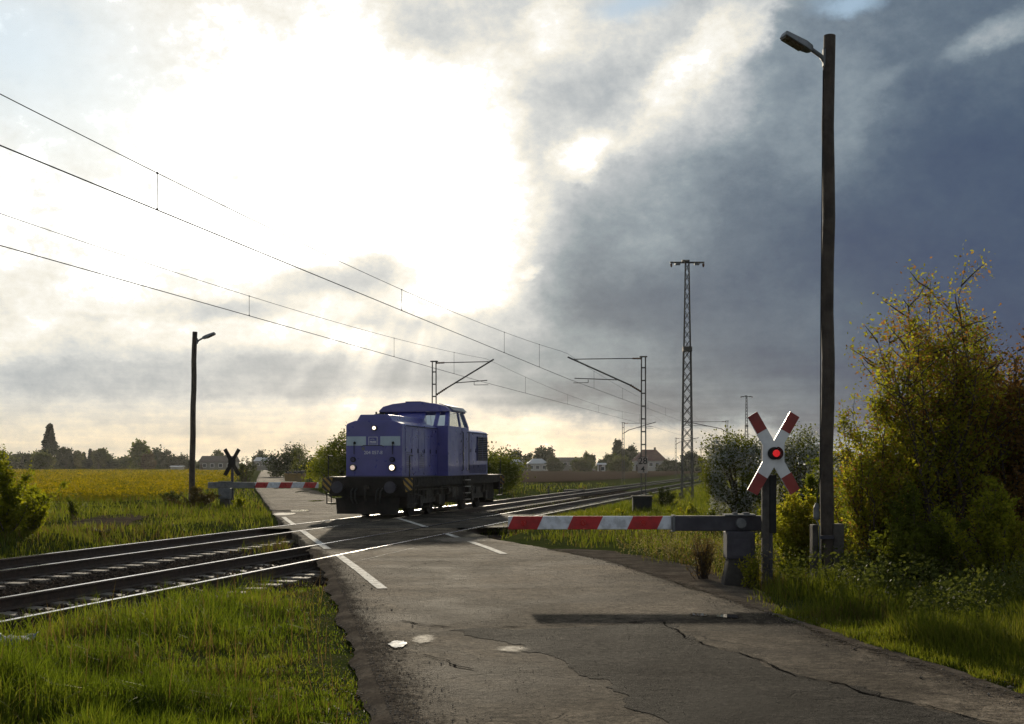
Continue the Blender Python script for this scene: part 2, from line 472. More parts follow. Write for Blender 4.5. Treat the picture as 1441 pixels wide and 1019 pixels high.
def xl(Y): return np.interp(Y, LY, LX)
def xr(Y): return np.interp(Y, RY, RX)
def sst(a, b, x):
    t = np.clip((np.asarray(x, float) - a) / (b - a), 0, 1); return t * t * (3 - 2 * t)


def gz(X, Y):
    X = np.asarray(X, float); Y = np.asarray(Y, float)
    dr = np.maximum(xl(Y) - X, X - xr(Y))                 # >0 off the road
    s, o = so(X, Y)
    base = -.045 + sst(.2, 2.5, dr) * (.05 + .10 * fbm(X * .35, Y * .35, 3) + .03 * fbm(X * 1.7, Y * 1.7, 9))
    base = np.where(Y < 30, base + .12 * sst(.5, 3, xl(Y) - X), base)
    tr = sst(-3.6, -2.2, o) * (1 - sst(TRK + 1.3, TRK + 2.6, o))
    base = base * (1 - tr) + (-.36) * tr
    base = np.where(dr < .1, np.minimum(base, -.1), base)
    far = sst(60, 120, Y)
    return base * (1 - far) + (-.12) * far


# ground sheet out to the horizon
ys = np.concatenate([[-200, -60, -20], np.arange(-8, 60, .45), np.geomspace(60, 5000, 60)])
xs = np.concatenate([-np.geomspace(30, 4000, 28)[::-1], np.arange(-29.5, 29.6, .5), np.geomspace(30, 4000, 28)])
XX, YY = np.meshgrid(xs, ys)
ZZ = gz(XX, YY)
nx = len(xs); ny = len(ys)
idx = np.arange(nx * ny).reshape(ny, nx)
Q = np.stack([idx[:-1, :-1], idx[:-1, 1:], idx[1:, 1:], idx[1:, :-1]], -1).reshape(-1, 4)
o = np_mesh('ground', np.stack([XX, YY, ZZ], -1).reshape(-1, 3), Q, mat=M['ground'], smooth=True)
o['kind'] = 'structure'

# road: rows across, worn uneven edges, skirts down to the ground
ry = np.concatenate([np.arange(3.2, 60, .22), np.geomspace(60, 520, 70)])
nc = 14
rowsL = xl(ry) + .10 * fbm(ry * 1.3, ry * 0 + 3, 21) + .05 * fbm(ry * 5, ry * 0 + 3, 22)
rowsR = xr(ry) + .16 * fbm(ry * 1.1, ry * 0 + 7, 23) + .06 * fbm(ry * 5, ry * 0 + 3, 24)
V = []
for a, b, y in zip(rowsL, rowsR, ry):
    V.append((a, y, -.35)); 
    for t in np.linspace(0, 1, nc): V.append((a + (b - a) * t, y, 0.0))
    V.append((b, y, -.35))
w = nc + 2
idx = np.arange(len(V)).reshape(-1, w)
Q = np.stack([idx[:-1, :-1], idx[:-1, 1:], idx[1:, 1:], idx[1:, :-1]], -1).reshape(-1, 4)
o = np_mesh('road', V, Q, mat=M['road']); o['kind'] = 'structure'


def sheet(name, pts, z, mat, kind='structure', jit=.0, sub=6, seed=0):
    """flat patch on the road with a wandering outline"""
    pts = [Vector((p[0], p[1], 0)) for p in pts]
    out = []
    n = len(pts)
    for i in range(n):
        a, b = pts[i], pts[(i + 1) % n]
        for k in range(sub):
            q = a.lerp(b, k / sub)
            if jit:
                q.x += float(fbm(q.x * 3, q.y * 3, seed + 1, 5)) * jit; q.y += float(fbm(q.x * 3, q.y * 3, seed + 5, 5)) * jit
            out.append((q.x, q.y, z))
    me = bpy.data.meshes.new(name); bm = bmesh.new()
    vs = [bm.verts.new(p) for p in out]
    es = [bm.edges.new((vs[i], vs[(i + 1) % len(vs)])) for i in range(len(vs))]
    bmesh.ops.triangle_fill(bm, use_beauty=True, use_dissolve=False, edges=es, normal=(0, 0, 1))
    bmesh.ops.recalc_face_normals(bm, faces=bm.faces)
    bm.to_mesh(me); bm.free(); me.materials.append(mat)
    o = bpy.data.objects.new(name, me); COL.objects.link(o)
    if kind: o['kind'] = kind
    return o


def ribbon(name, pix, w, z, mat, jit=.0, seed=0, kind='structure', step=.05):
    P = [G(*q) for q in pix]
    line = []
    for a, b in zip(P[:-1], P[1:]):
        n = max(1, int((b - a).length / step))
        for k in range(n): line.append(a.lerp(b, k / n))
    line.append(P[-1])
    V = []
    for i, p in enumerate(line):
        t = (line[min(i + 1, len(line) - 1)] - line[max(i - 1, 0)]).normalized()
        nn = Vector((-t.y, t.x, 0))
        q = p + nn * jit * 1.3 * float(fbm(p.x * 3.5 + seed, p.y * 3.5, seed, 5))
        ww = w * (.62 + (1.1 * float(fbm(p.x * 5, p.y * 5, seed + 3)) if jit else .38 + .06 * float(fbm(p.x * 9, p.y * 9, 3))))
        V += [(q.x - nn.x * ww / 2, q.y - nn.y * ww / 2, z), (q.x + nn.x * ww / 2, q.y + nn.y * ww / 2, z)]
    Q = [(2 * i, 2 * i + 2, 2 * i + 3, 2 * i + 1) for i in range(len(line) - 1)]
    o = np_mesh(name, V, Q, mat=mat)
    if kind: o['kind'] = kind
    return o


# dark newer asphalt, crossing surface, cracks, paint, puddles
sheet('asphalt_patch', [G(*q) for q in [(640, 886), (760, 884), (860, 880), (935, 876), (975, 901), (1060, 928), (1122, 952), (1184, 962), (1232, 978), (1306, 996), (1500, 1040), (1500, 1120), (1000, 1120), (960, 1040), (905, 1000), (850, 960), (800, 935), (720, 905)]], .004, M['patch'], jit=.20, sub=26, seed=3)
sheet('crossing_surface', [T(-7.4, -.9), T(-5.6, TRK + .95), T(-5.2, TRK + 1.5), T(1.6, TRK + 1.5), T(3.6, TRK + .9), T(6.5, -.9)], .004, M['panel'], jit=.06, sub=14, seed=8)
ribbon('road_crack', [(574, 874), (590, 880), (640, 884), (760, 883), (860, 879), (936, 874)], .045, .009, M['crack'], .12, 4)
ribbon('road_crack', [(600, 922), (640, 938), (700, 944), (760, 947)], .028, .009, M['crack'], .12, 9)
ribbon('road_crack', [(935, 876), (975, 901), (1060, 928), (1122, 952), (1184, 962), (1232, 978), (1306, 996), (1400, 1018)], .028, .009, M['crack'], .08, 3)
ribbon('road_crack', [(560, 832), (640, 828), (760, 829), (900, 826)], .018, .009, M['crack'], .12, 12)
ribbon('road_crack', [(565, 800), (620, 790), (700, 793), (790, 800)], .016, .009, M['crack'], .12, 15)
ribbon('road_line', [(538, 829), (508, 805), (477, 782)], .15, .009, M['paint'])
ribbon('road_line', [(461, 773), (440, 758), (426, 747.5)], .15, .009, M['paint'])
ribbon('road_line', [(413, 738.5), (406, 733.5), (399, 728)], .15, .009, M['paint'])
ribbon('road_line', [(709, 780), (686, 771), (660, 762), (627, 751)], .15, .009, M['paint'])
ribbon('road_line', [(600, 742), (578, 735), (558, 729)], .15, .009, M['paint'])
ribbon('expansion_joint_gleam', [(497, 791.5), (540, 781.5), (583, 771.5)], .022, .009, M['paint'], .02, 5)  # gleam on the crossing seam, painted as a thin white strip


def puddle(px, py, rx, ry_, mat, z, seed, name='puddle', jit=.12):
    c = G(px, py); k = c.y / F; 
    ax = rx * k; ay = ry_ * c.y * c.y / (F * EYE)
    pts = []
    for i in range(40):
        a = 2 * math.pi * i / 40
        r = 1 + .55 * float(fbm(math.cos(a) * 1.4 + seed, math.sin(a) * 1.4, seed))
        pts.append((c.x + math.cos(a) * ax * r, c.y + math.sin(a) * ay * r))
    return sheet(name, pts, z, mat, sub=2)


puddle(596, 901, 23, 8, M['dampsheen'], .010, 3, 'damp_sheen_patch')  # sky sheen on damp road put into the patch colour
puddle(560, 908, 11, 4.5, M['puddle'], .013, 5)
puddle(722, 915, 26, 6, M['dampsheen'], .010, 8, 'damp_sheen_patch')
puddle(1022, 868, 16, 2.6, M['puddle'], .010, 2)
puddle(985, 866, 14, 1.8, M['puddle'], .010, 22)
puddle(650, 760, 60, 6, M['dampsheen'], .010, 18, 'damp_sheen_patch')
puddle(400, 723.5, 14, 1.6, M['puddle'], .010, 4)
puddle(423, 719, 12, 1.2, M['puddle'], .010, 11)
puddle(405, 686.5, 12, 1.0, M['puddle'], .010, 13)
puddle(424, 692, 8, .9, M['puddle'], .010, 14)
puddle(470, 709, 8, 1.0, M['puddle'], .010, 17)
puddle(445, 705, 10, .8, M['puddle'], .010, 27)
puddle(386, 668, 4, .5, M['puddle'], .010, 19)

# muddy shoulders
yy = np.arange(4, 26, .06)
for side in (0, 1):
    V = []
    for y in yy:
        e = (xl(y) if side == 0 else xr(y))
        sgn = -1 if side == 0 else 1
        w1 = ((.22 + .3 * float(sst(14.5, 18, y))) if side else .16) + (.25 if side else .14) * float(fbm(y * .9, side * 5 + 1.5, 31)) + (.75 * float(sst(15, 20, y)) if side == 1 else 0)
        ov_ = max(.10, (.55 if y < 13 else .35) * (1.15 - .4 * side) + .25 * float(fbm(y * 1.7, side * 9 + 4, 33)) + .12 * float(fbm(y * 7, side * 9 + 4, 34)))
        for t, z in ((-ov_ / .5, .007), (0, .006), (.5, .002), (1, -.028)):
            V.append((e + sgn * (w1 * max(t, 0) + (t * .5 if t < 0 else 0)), y, z + .012 * float(fbm(y * 4, t * 3, 40)) * (t > 0)))
    idx = np.arange(len(V)).reshape(-1, 4)
    Q = np.stack([idx[:-1, :-1], idx[:-1, 1:], idx[1:, 1:], idx[1:, :-1]], -1).reshape(-1, 4)
    o = np_mesh('road_shoulder', V, Q, mat=M['shoulder'], smooth=True); o['kind'] = 'structure'
    at = o.data.attributes.new('edge', 'FLOAT', 'POINT'); at.data.foreach_set('value', np.tile([0.0, .6, 1.0, 1.0], len(V) // 4).astype(np.float32))

# soil patch beyond the far track
sheet('bare_soil', [G(*q, z=0) for q in [(95, 748), (110, 733), (150, 727), (195, 724), (205, 731), (180, 742), (150, 752)]], .05, M['mud'], jit=.5, sub=8)

# scattered stones on the shoulders and the ballast
def stones(name, P, size, mat):
    n = len(P)
    base = np.array([(1, 0, 0), (-1, 0, 0), (0, 1, 0), (0, -1, 0), (0, 0, 1), (0, 0, -1)], float)
    tri = np.array([(0, 2, 4), (2, 1, 4), (1, 3, 4), (3, 0, 4), (2, 0, 5), (1, 2, 5), (3, 1, 5), (0, 3, 5)])
    sc = size[:, None, None] * RNG.uniform(.55, 1.25, (n, 6, 1)) * np.array([1, 1, .7])[None, None, :]
    a = RNG.uniform(0, 6.28, n); ca, sa = np.cos(a), np.sin(a)
    v = base[None] * sc
    v = np.stack([v[..., 0] * ca[:, None] - v[..., 1] * sa[:, None], v[..., 0] * sa[:, None] + v[..., 1] * ca[:, None], v[..., 2]], -1)
    V = (v + P[:, None, :]).reshape(-1, 3)
    Tt = (tri[None] + (np.arange(n) * 6)[:, None, None]).reshape(-1, 3)
    o = np_mesh(name, V, tris=Tt, mat=mat); o['kind'] = 'stuff'
    return o


n = 5200
y = 8 + RNG.random(n) ** 1.6 * 16
left = RNG.random(n) < .5
off = RNG.normal(.05, .28, n)
x = np.where(left, xl(y) - off, xr(y) + off)
stones('gravel', np.stack([x, y, np.where(off > 0, -.005 - .05 * np.clip(off, 0, 1), .008)], -1), RNG.uniform(.003, .009, n) * (1 + (RNG.random(n) > .97) * 1.3), M['stone'])

n = 3600
y = 8 + RNG.random(n) ** 1.3 * 16
u = RNG.random(n); u = np.where(RNG.random(n) < .6, u ** 3, 1 - u ** 3)
x = xl(y) + (xr(y) - xl(y)) * u
stones('road_grit', np.stack([x, y, np.full(n, .011)], -1), RNG.uniform(.002, .0075, n), M['stone'])

# ballast bed: one sheet under both tracks, with loose stones over it
sv = np.concatenate([np.arange(-45, 60, .5), np.geomspace(60, 700, 40)])
ov = [-3.3, -2.3, -1.9, -1.0, 0, 1, 1.7, 2.03, 2.4, 3.1, 4.06, 5, 5.7, 6.1, 7.2]
zv = [-.52, -.30, -.21, -.2, -.2, -.2, -.22, -.26, -.22, -.2, -.2, -.2, -.22, -.32, -.52]
V = []
for s in sv:
    for o_, z in zip(ov, zv):
        p = T(s, o_); V.append((p.x, p.y, z + .02 * float(fbm(s * 1.5, o_ * 2, 50))))
idx = np.arange(len(V)).reshape(-1, len(ov))
Q = np.stack([idx[:-1, :-1], idx[:-1, 1:], idx[1:, 1:], idx[1:, :-1]], -1).reshape(-1, 4)
o = np_mesh('ballast_bed', V, Q, mat=M['ballast'], smooth=True); o['kind'] = 'structure'
n = 26000
s = np.where(RNG.random(n) < .72, -33 + 26 * RNG.random(n), 4 + 45 * RNG.random(n) ** 1.3)
oo = RNG.uniform(-2.1, 5.9, n)
P = np.array(P0)[None] + s[:, None] * np.array(D)[None] + oo[:, None] * np.array(N)[None]
P[:, 2] = np.interp(oo, ov, zv) + .008 + .02 * RNG.random(n)
kk = ~((P[:, 0] > xl(P[:, 1]) - .1) & (P[:, 0] < xr(P[:, 1]) + .1))
stones('ballast_stones', P[kk], RNG.uniform(.02, .045, kk.sum()), M['ballaststone'])


def make_track(off, label):
    t = thing('railway_track', label, 'railway track', T(0, off), RZ)     # local x along the rails, y to the left
    prof = [(-.075, -.165), (.075, -.165), (.075, -.155), (.012, -.13), (.012, -.04), (.035, -.03), (.035, -.004), (-.035, -.004), (-.035, -.03), (-.012, -.04), (-.012, -.13), (-.075, -.155)]
    for sg in (-.75, .75):
        m = MB()
        m.prism([(sg + a, b + .006) for a, b in prof], 'x', -60, 700)
        r = m.build('rail', M['railrust'], t)
        m = MB(); m.bb(-60, 700, sg - .036, sg + .036, -.004, .010)
        m.build('rail_head', M['railhead'], r)
        # flangeway beside the rail where the road crosses
        m = MB(); ins = -1 if sg > 0 else 1
        m.bb(-6.4 + (-off * .3), 5.5 - off * .6, sg + ins * .04, sg + ins * .105, .0045, .0075)
        m.build('flangeway', M['groove'], r)
    k = 0
    s = -30.0
    while s < 34 and k < 98:
        p = T(s, off)
        if not (xl(p.y) - .4 < p.x < xr(p.y) + .4):
            m = MB()
            w = .13
            m.prism([(-1.3, -.40), (1.3, -.40), (1.3, -.165), (.62, -.160), (.3, -.19), (-.3, -.19), (-.62, -.160), (-1.3, -.165)], 'x', s - w, s + w)
            m.build('sleeper', M['sleeper'], t, bevel=.012); k += 1
        s += .62
    return t


make_track(0, 'far railway track of the pair, the blue locomotive standing on it')
make_track(TRK, 'near railway track of the pair, its outer rail edged by tall grass')

exec_parts = True
# ------------------------------------------------------------------ the locomotive (local: x forward is -D, so build with s along D, o along N)
loco = thing('diesel_locomotive', 'blue diesel locomotive with pale front bands and lit headlights on the far track', 'locomotive', T(0, 0, .01), RZ - math.pi / 2)
# in this frame: x = o (right of the track as seen), y = s (away along the track), z up


def hood(y0, y1, hw, z0, z1, dome, name):
    m = MB()
    prof = [(-hw, z0), (hw, z0), (hw, z1 - .10), (hw - .03, z1 - .03), (hw - .10, z1), (hw - .30, z1 + .07), (-hw + .30, z1 + .07), (-hw + .10, z1), (-hw + .03, z1 - .03), (-hw, z1 - .10)]
    m.prism(prof, 'y', y0, y1)
    if dome:
        m.prism([(-.62, z1 + .05), (.62, z1 + .05), (.48, z1 + .27), (-.48, z1 + .27)], 'y', y0 + .06, y1 - .1)
    return m.build(name, M['bluepaint'], loco, bevel=.02)


HW = .95
front_hood = hood(0, 4.22, HW, 1.31, 3.07, True, 'front_hood')
rear_hood = hood(7.22, 11.9, HW, 1.31, 3.05, False, 'rear_hood')
# cab: lower box, pillars, roof
cab = MB().bb(-1.35, 1.35, 4.2, 7.2, 1.31, 3.10).build('cab', M['bluepaint'], loco, bevel=.02)
zb, zt = 3.1, 3.62
BXF = [(0, 1, 2, 3), (4, 5, 6, 7), (0, 1, 5, 4), (1, 2, 6, 5), (2, 3, 7, 6), (3, 0, 4, 7)]
for sx in (-1, 1):
    for yb, yt, w_ in ((4.2, 4.62, .12), (7.2, 6.72, .12)):
        d_ = .12 if yb < 5 else -.12
        a = [(sx * 1.35, yb, zb), (sx * 1.35, yb + d_ * 1.6, zb), (sx * 1.22, yb + d_ * 1.6, zb), (sx * 1.22, yb, zb)]
        b = [(sx * 1.27, yt, zt), (sx * 1.27, yt + d_ * 1.2, zt), (sx * 1.14, yt + d_ * 1.2, zt), (sx * 1.14, yt, zt)]
        MB().add(a + b, BXF).build('window_pillar', M['bluepaint'], cab)
    MB().add([(sx * 1.35, 5.9, zb), (sx * 1.35, 6.05, zb), (sx * 1.29, 6.05, zb), (sx * 1.29, 5.9, zb), (sx * 1.27, 5.85, zt), (sx * 1.27, 6.0, zt), (sx * 1.21, 6.0, zt), (sx * 1.21, 5.85, zt)], BXF).build('window_pillar', M['bluepaint'], cab)
for yb, yt in ((4.2, 4.62), (7.2, 6.72)):
    d_ = .06 if yb < 5 else -.06
    for x0, x1 in ((-.62, .42), (.80, .95)) if yb < 5 else ((-.15, .15),):
        MB().add([(x0, yb, zb), (x1, yb, zb), (x1, yb + d_, zb), (x0, yb + d_, zb), (x0, yt, zt), (x1, yt, zt), (x1, yt + d_, zt), (x0, yt + d_, zt)], BXF).build('window_pillar', M['bluepaint'], cab)
for yb, yt in ((4.22, 4.64), (7.18, 6.70)):
    MB().add([(-1.3, yb, zb), (1.3, yb, zb), (1.22, yt, zt), (-1.22, yt, zt)], [(0, 1, 2, 3)]).build('windscreen', M['glass'], cab)
for sx in (-1, 1):
    MB().add([(sx * 1.335, 4.35, zb), (sx * 1.335, 7.05, zb), (sx * 1.255, 6.65, zt), (sx * 1.255, 4.7, zt)], [(0, 1, 2, 3)]).build('side_window', M['glass'], cab)
MB().bb(.35, .8, 5.3, 5.75, 3.101, 3.42).build('driver_seat', M['blackrub'], cab, bevel=.06)
roofp = [(-1.33, 3.58), (1.33, 3.58), (1.33, 3.66), (1.18, 3.80), (.8, 3.90), (.3, 3.95), (-.3, 3.95), (-.8, 3.90), (-1.18, 3.80), (-1.33, 3.66)]
roofp = [(x * .985, z + (.03 if z < 3.6 else 0)) for x, z in roofp]
m = MB(); m.prism(roofp, 'y', 4.5, 6.85)
rf = m.build('cab_roof', M['bluepaint'], loco, bevel=.02)
m = MB().prism([(1.335, 3.665), (1.19, 3.805), (.82, 3.905), (.82, 3.925), (1.21, 3.825), (1.36, 3.675)], 'y', 4.9, 6.86)
m.build('roof_edge_panel', M['roofgrey'], rf)
m = MB(); m.bb(-.32, .25, 4.52, 5.6, 3.94, 3.985)
m.build('roof_hatch', M['bluedark'], rf)
m = MB(); m.tube([(-.12, .6, 3.33), (-.12, .6, 3.45)], .03, 8); m.tube([(.02, .6, 3.33), (.02, .6, 3.45)], .03, 8); m.tube([(-.5, .3, 3.1), (-.5, .3, 3.22)], .02, 6)
m.build('exhaust_pipe', M['black'], front_hood)
m = MB().bb(-1.2, -1.05, 4.3, 4.42, 3.45, 3.6); m.tube([(-1.45, 4.4, 3.5), (-1.2, 4.4, 3.55)], .03, 6)
m.build('horn', M['black'], cab)

# front details: bands, logo panel, number, lamps
yF = -.004
m = MB().bb(-HW + .02, -.27, yF - .004, yF + .004, 2.33, 2.63); b1 = m.build('pale_band', M['palepaint'], front_hood)
m = MB().bb(.22, HW - .06, yF - .004, yF + .004, 2.33, 2.63); b1 = m.build('pale_band', M['palepaint'], front_hood)
m = MB()
for a in ((-.18, .12, 2.60, 2.615), (-.18, .12, 2.335, 2.35), (-.18, -.165, 2.35, 2.60), (.105, .12, 2.35, 2.60)):
    m.bb(a[0], a[1], yF - .004, yF + .004, a[2], a[3])
m.build('logo_frame', M['letter'], front_hood)


def text(s, size, mat, parent, loc, rot, name, bold=0.0, ext=.002, spacing=1.0):
    cu = bpy.data.curves.new(name, 'FONT'); cu.body = s; cu.size = size; cu.extrude = ext; cu.offset = bold
    cu.align_x = 'CENTER'; cu.align_y = 'CENTER'; cu.space_character = spacing
    tmp = bpy.data.objects.new(name, cu); COL.objects.link(tmp)
    dg = bpy.context.evaluated_depsgraph_get(); dg.update()
    me = bpy.data.meshes.new_from_object(tmp.evaluated_get(dg))
    bpy.data.objects.remove(tmp); bpy.data.curves.remove(cu)
    me.materials.clear(); me.materials.append(mat); me.name = name
    o = bpy.data.objects.new(name, me); COL.objects.link(o); o.parent = parent
    o.location = loc; o.rotation_euler = rot
    return o


text('PRESS', .085, M['letter'], front_hood, (-.03, yF - .003, 2.445), (math.pi / 2, 0, 0), 'logo_lettering', .003)
m = MB()
for k in range(10):
    a0 = math.pi * (.2 + .6 * k / 10); a1 = math.pi * (.2 + .6 * (k + 1) / 10)
    m.tube([(-.05 + .09 * math.cos(a0), yF, 2.47 + .07 * math.sin(a0)), (-.05 + .09 * math.cos(a1), yF, 2.47 + .07 * math.sin(a1))], .006, 4)
m.bb(-.14, .08, yF - .004, yF + .004, 2.375, 2.388)
m.build('logo_emblem', M['letter'], front_hood)
pl = MB().prism([(-.42, 2.0), (.34, 2.0), (.34, 2.27), (.28, 2.33), (-.36, 2.33), (-.42, 2.27)], 'y', -.012, .004).build('number_plate', M['bluepaint'], front_hood)
MB().tube([(-.42, -.02, 2.28), (-.36, -.02, 2.335), (.28, -.02, 2.335), (.34, -.02, 2.28)], .012, 5).build('plate_rim', M['black'], pl)
text('204 057-8', .155, M['letter'], front_hood, (-.02, -.016, 2.10), (math.pi / 2, 0, 0), 'running_number', .0)
m = MB().bb(-.40, -.31, -.03, .0, 2.18, 2.28); m.build('lamp_bracket', M['galv'], front_hood)


def lamp(x, z, r, mat, name='headlight'):
    h = MB().disc((x, .0, z), (0, -1, 0), r * 1.45, .07, 20).build(name, M['black'], front_hood)
    MB().disc((x, -.071, z), (0, -1, 0), r, .012, 20).build('lens', mat, h)
    m = MB()
    for k in range(20):
        a, b = 2 * math.pi * k / 20, 2 * math.pi * (k + 1) / 20
        m.tube([(x + r * 1.15 * math.cos(a), -.075, z + r * 1.15 * math.sin(a)), (x + r * 1.15 * math.cos(b), -.075, z + r * 1.15 * math.sin(b))], .014, 4)
    m.build('bezel', M['galv'] if mat != M['headlight'] or r > .07 else M['black'], h)
    return h


lamp(-.70, 1.62, .078, M['dimlight']); lamp(.63, 1.62, .086, M['headlight']); lamp(.03, 2.90, .058, M['headlight'])
for x in (-.70, .63):
    h = MB().disc((x, 0, 1.88), (0, -1, 0), .085, .06, 16).build('tail_lamp', M['black'], front_hood)
    MB().disc((x, -.061, 1.88), (0, -1, 0), .055, .01, 16).build('lens', M['bluedark'], h)
for x in (-.66, .64):
    m = MB(); m.tube([(x, -.05, 2.05), (x, -.05, 2.42), (x + .03, -.05, 2.47)], .013, 6); m.bb(x - .02, x + .05, -.06, -.0, 2.38, 2.45)
    m.build('hand_grip', M['black'], front_hood)
# panel seams and doors on the hood sides
for y0, y1 in ((.35, 1.05), (1.1, 1.8), (1.85, 2.55), (2.6, 3.3), (3.35, 4.05)):
    dr = MB().bb(HW + .001, HW + .014, y0, y1, 1.45, 2.9).build('hood_door', M['bluepaint'], front_hood, bevel=.006)
    MB().bb(HW + .014, HW + .035, y1 - .09, y1 - .05, 2.1, 2.24).build('latch', M['black'], dr)
for y0, y1 in ((7.4, 8.2), (8.25, 9.05), (9.1, 9.9)):
    dr = MB().bb(HW + .001, HW + .014, y0, y1, 1.75, 2.9).build('hood_door', M['bluepaint'], rear_hood, bevel=.006)
    MB().bb(HW + .014, HW + .035, y1 - .09, y1 - .05, 2.2, 2.34).build('latch', M['black'], dr)
for y0 in (.45, 1.95):
    lv = MB()
    for k in range(9): lv.bb(HW + .015, HW + .028, y0, y0 + .5, 1.62 + k * .06, 1.645 + k * .06)
    lv.build('louvres', M['bluedark'], front_hood)
MB().tube([(HW + .05, .3, 2.98), (HW + .05, 4.1, 2.98)], .014, 5).build('grab_rail', M['black'], front_hood)
MB().tube([(HW + .05, 7.3, 2.96), (HW + .05, 11.8, 2.96)], .014, 5).build('grab_rail', M['black'], rear_hood)
MB().bb(-HW - .012, HW + .012, -.012, 4.2, 1.31, 1.36).build('sole_strip', M['bluedark'], front_hood)
m = MB()
m.bb(HW + .001, HW + .010, 10.05, 11.75, 1.88, 2.84)
gr = m.build('radiator_grille', M['black'], rear_hood)
m = MB()
for k in range(13): m.bb(HW + .012, HW + .03, 10.05, 11.75, 1.9 + k * .075, 1.925 + k * .075)
for y in (10.05, 10.9, 11.71): m.bb(HW + .010, HW + .04, y, y + .04, 1.88, 2.84)
m.build('slats', M['bluedark'], gr)
m = MB()
for k in range(8): m.bb(HW + .002, HW + .016, 7.5, 11.7, 1.40 + k * .04, 1.415 + k * .04)
for k in range(22): m.bb(HW + .003, HW + .018, 7.5 + k * .19, 7.52 + k * .19, 1.39, 1.72)
m.build('vent_grid', M['bluedark'], rear_hood)
m = MB()
m.disc((HW + .002, 8.1, 2.55), (1, 0, 0), .10, .012, 14); m.bb(HW + .002, HW + .016, 7.9, 8.35, 2.02, 2.14)
m.build('side_emblem', M['letter'], rear_hood)
dr = MB().bb(1.351, 1.366, 6.15, 6.85, 1.36, 3.05).build('cab_door', M['bluepaint'], cab, bevel=.006)
MB().bb(1.366, 1.40, 6.2, 6.28, 2.1, 2.2).build('door_handle', M['steelbright'], dr)
for y in (6.08, 6.93):
    MB().tube([(1.36, y, 1.5), (1.42, y, 1.53), (1.42, y, 2.9), (1.36, y, 2.93)], .018, 6).build('handrail', M['black'], cab)

# frame, walkway, buffers
frame = MB().bb(-1.36, 1.36, -.55, 12.5, 1.0, 1.305)
frame.bb(-1.1, 1.1, -.3, 12.2, .72, 1.0)
frame = frame.build('underframe', M['frame'], loco, bevel=.015)
MB().bb(-1.40, 1.40, -.56, 12.52, 1.306, 1.325).build('walkway_edge', M['grime'], frame)
for y, sg in ((-.57, -1), (12.53, 1)):
    bm_ = MB().bb(-1.30, 1.30, y - .05, y + .05, .70, 1.28).build('buffer_beam', M['frame'], loco, bevel=.012)
    for x in (-.875, .875):
        b = MB(); b.tube([(x, y + sg * .05, 1.0), (x, y + sg * .34, 1.0)], .11, 14); b.tube([(x, y + sg * .34, 1.0), (x, y + sg * .46, 1.0)], .075, 12)
        b = b.build('buffer', M['grime'], loco)
        MB().tube([(x, y + sg * .46, 1.0), (x, y + sg * .50, 1.0)], .19, 20).build('buffer_head', M['greysteel'], b)
    b = MB(); b.bb(-.06, .06, y, y + sg * .3, .93, 1.05); b.tube([(0, y + sg * .28, .98), (0, y + sg * .33, .75), (0, y + sg * .26, .55)], .035, 6)
    b.build('coupling', M['grime'], loco)
    for x in (-.5, -.36, .36, .5):
        MB().tube([(x, y + sg * .05, .95), (x, y + sg * .22, .88), (x * .95, y + sg * .26, .62), (x * .9, y + sg * .14, .48)], .026, 6).build('brake_hose', M['blackrub'], loco)
    b = MB(); b.prism([(-1.02, .14), (1.02, .14), (1.06, .66), (-1.06, .66)], 'y', y + sg * .05, y + sg * .10); b.bb(-.8, -.7, y - .03, y + .03, .55, .75); b.bb(.7, .8, y - .03, y + .03, .55, .75)
    b.build('snow_plough', M['frame'], loco)
# corner steps with hazard stripes, hand rails
for y0, sg in ((-.45, 1), (12.4, -1)):
    for x, sx in ((-1.36, -1), (1.36, 1)):
        hp = MB(); hp.prism([(sx * 1.17, 1.29), (sx * 1.50, 1.29), (sx * 1.50, .92), (sx * 1.28, .84)], 'y', y0 - .21 * sg, y0 - .19 * sg)
        hp.build('striped_plate', M['hazard'], loco)
        st = MB()
        for z in (.45, .75, 1.02):
            st.bb(x - .02 * sx, x + .12 * sx, y0 + .05 * sg, y0 + .5 * sg, z, z + .03)
        st.bb(x + .09 * sx, x + .12 * sx, y0 + .05 * sg, y0 + .08 * sg, .45, 1.3); st.bb(x + .09 * sx, x + .12 * sx, y0 + .47 * sg, y0 + .5 * sg, .45, 1.3)
        st.build('steps', M['grime'], loco)
        MB().tube([(x, y0 - .08 * sg, 1.3), (x, y0 - .08 * sg, 2.0), (x, y0 + .3 * sg, 2.0)], .017, 6).build('handrail', M['black'], loco)
# rear platform rail
MB().tube([(-1.2, 12.45, 1.3), (-1.2, 12.45, 2.1), (-.4, 12.45, 2.1), (-.4, 12.45, 1.3)], .018, 6).build('handrail', M['black'], loco)
# ladder under the cab door
m = MB()
for z in (.42, .66, .90, 1.14): m.bb(1.38, 1.52, 6.2, 6.8, z, z + .03)
ld = m.build('cab_steps', M['steelbright'], loco)
m = MB(); m.bb(1.40, 1.44, 6.18, 6.21, .40, 1.3); m.bb(1.40, 1.44, 6.79, 6.82, .40, 1.3); m.build('step_rail', M['grime'], ld)
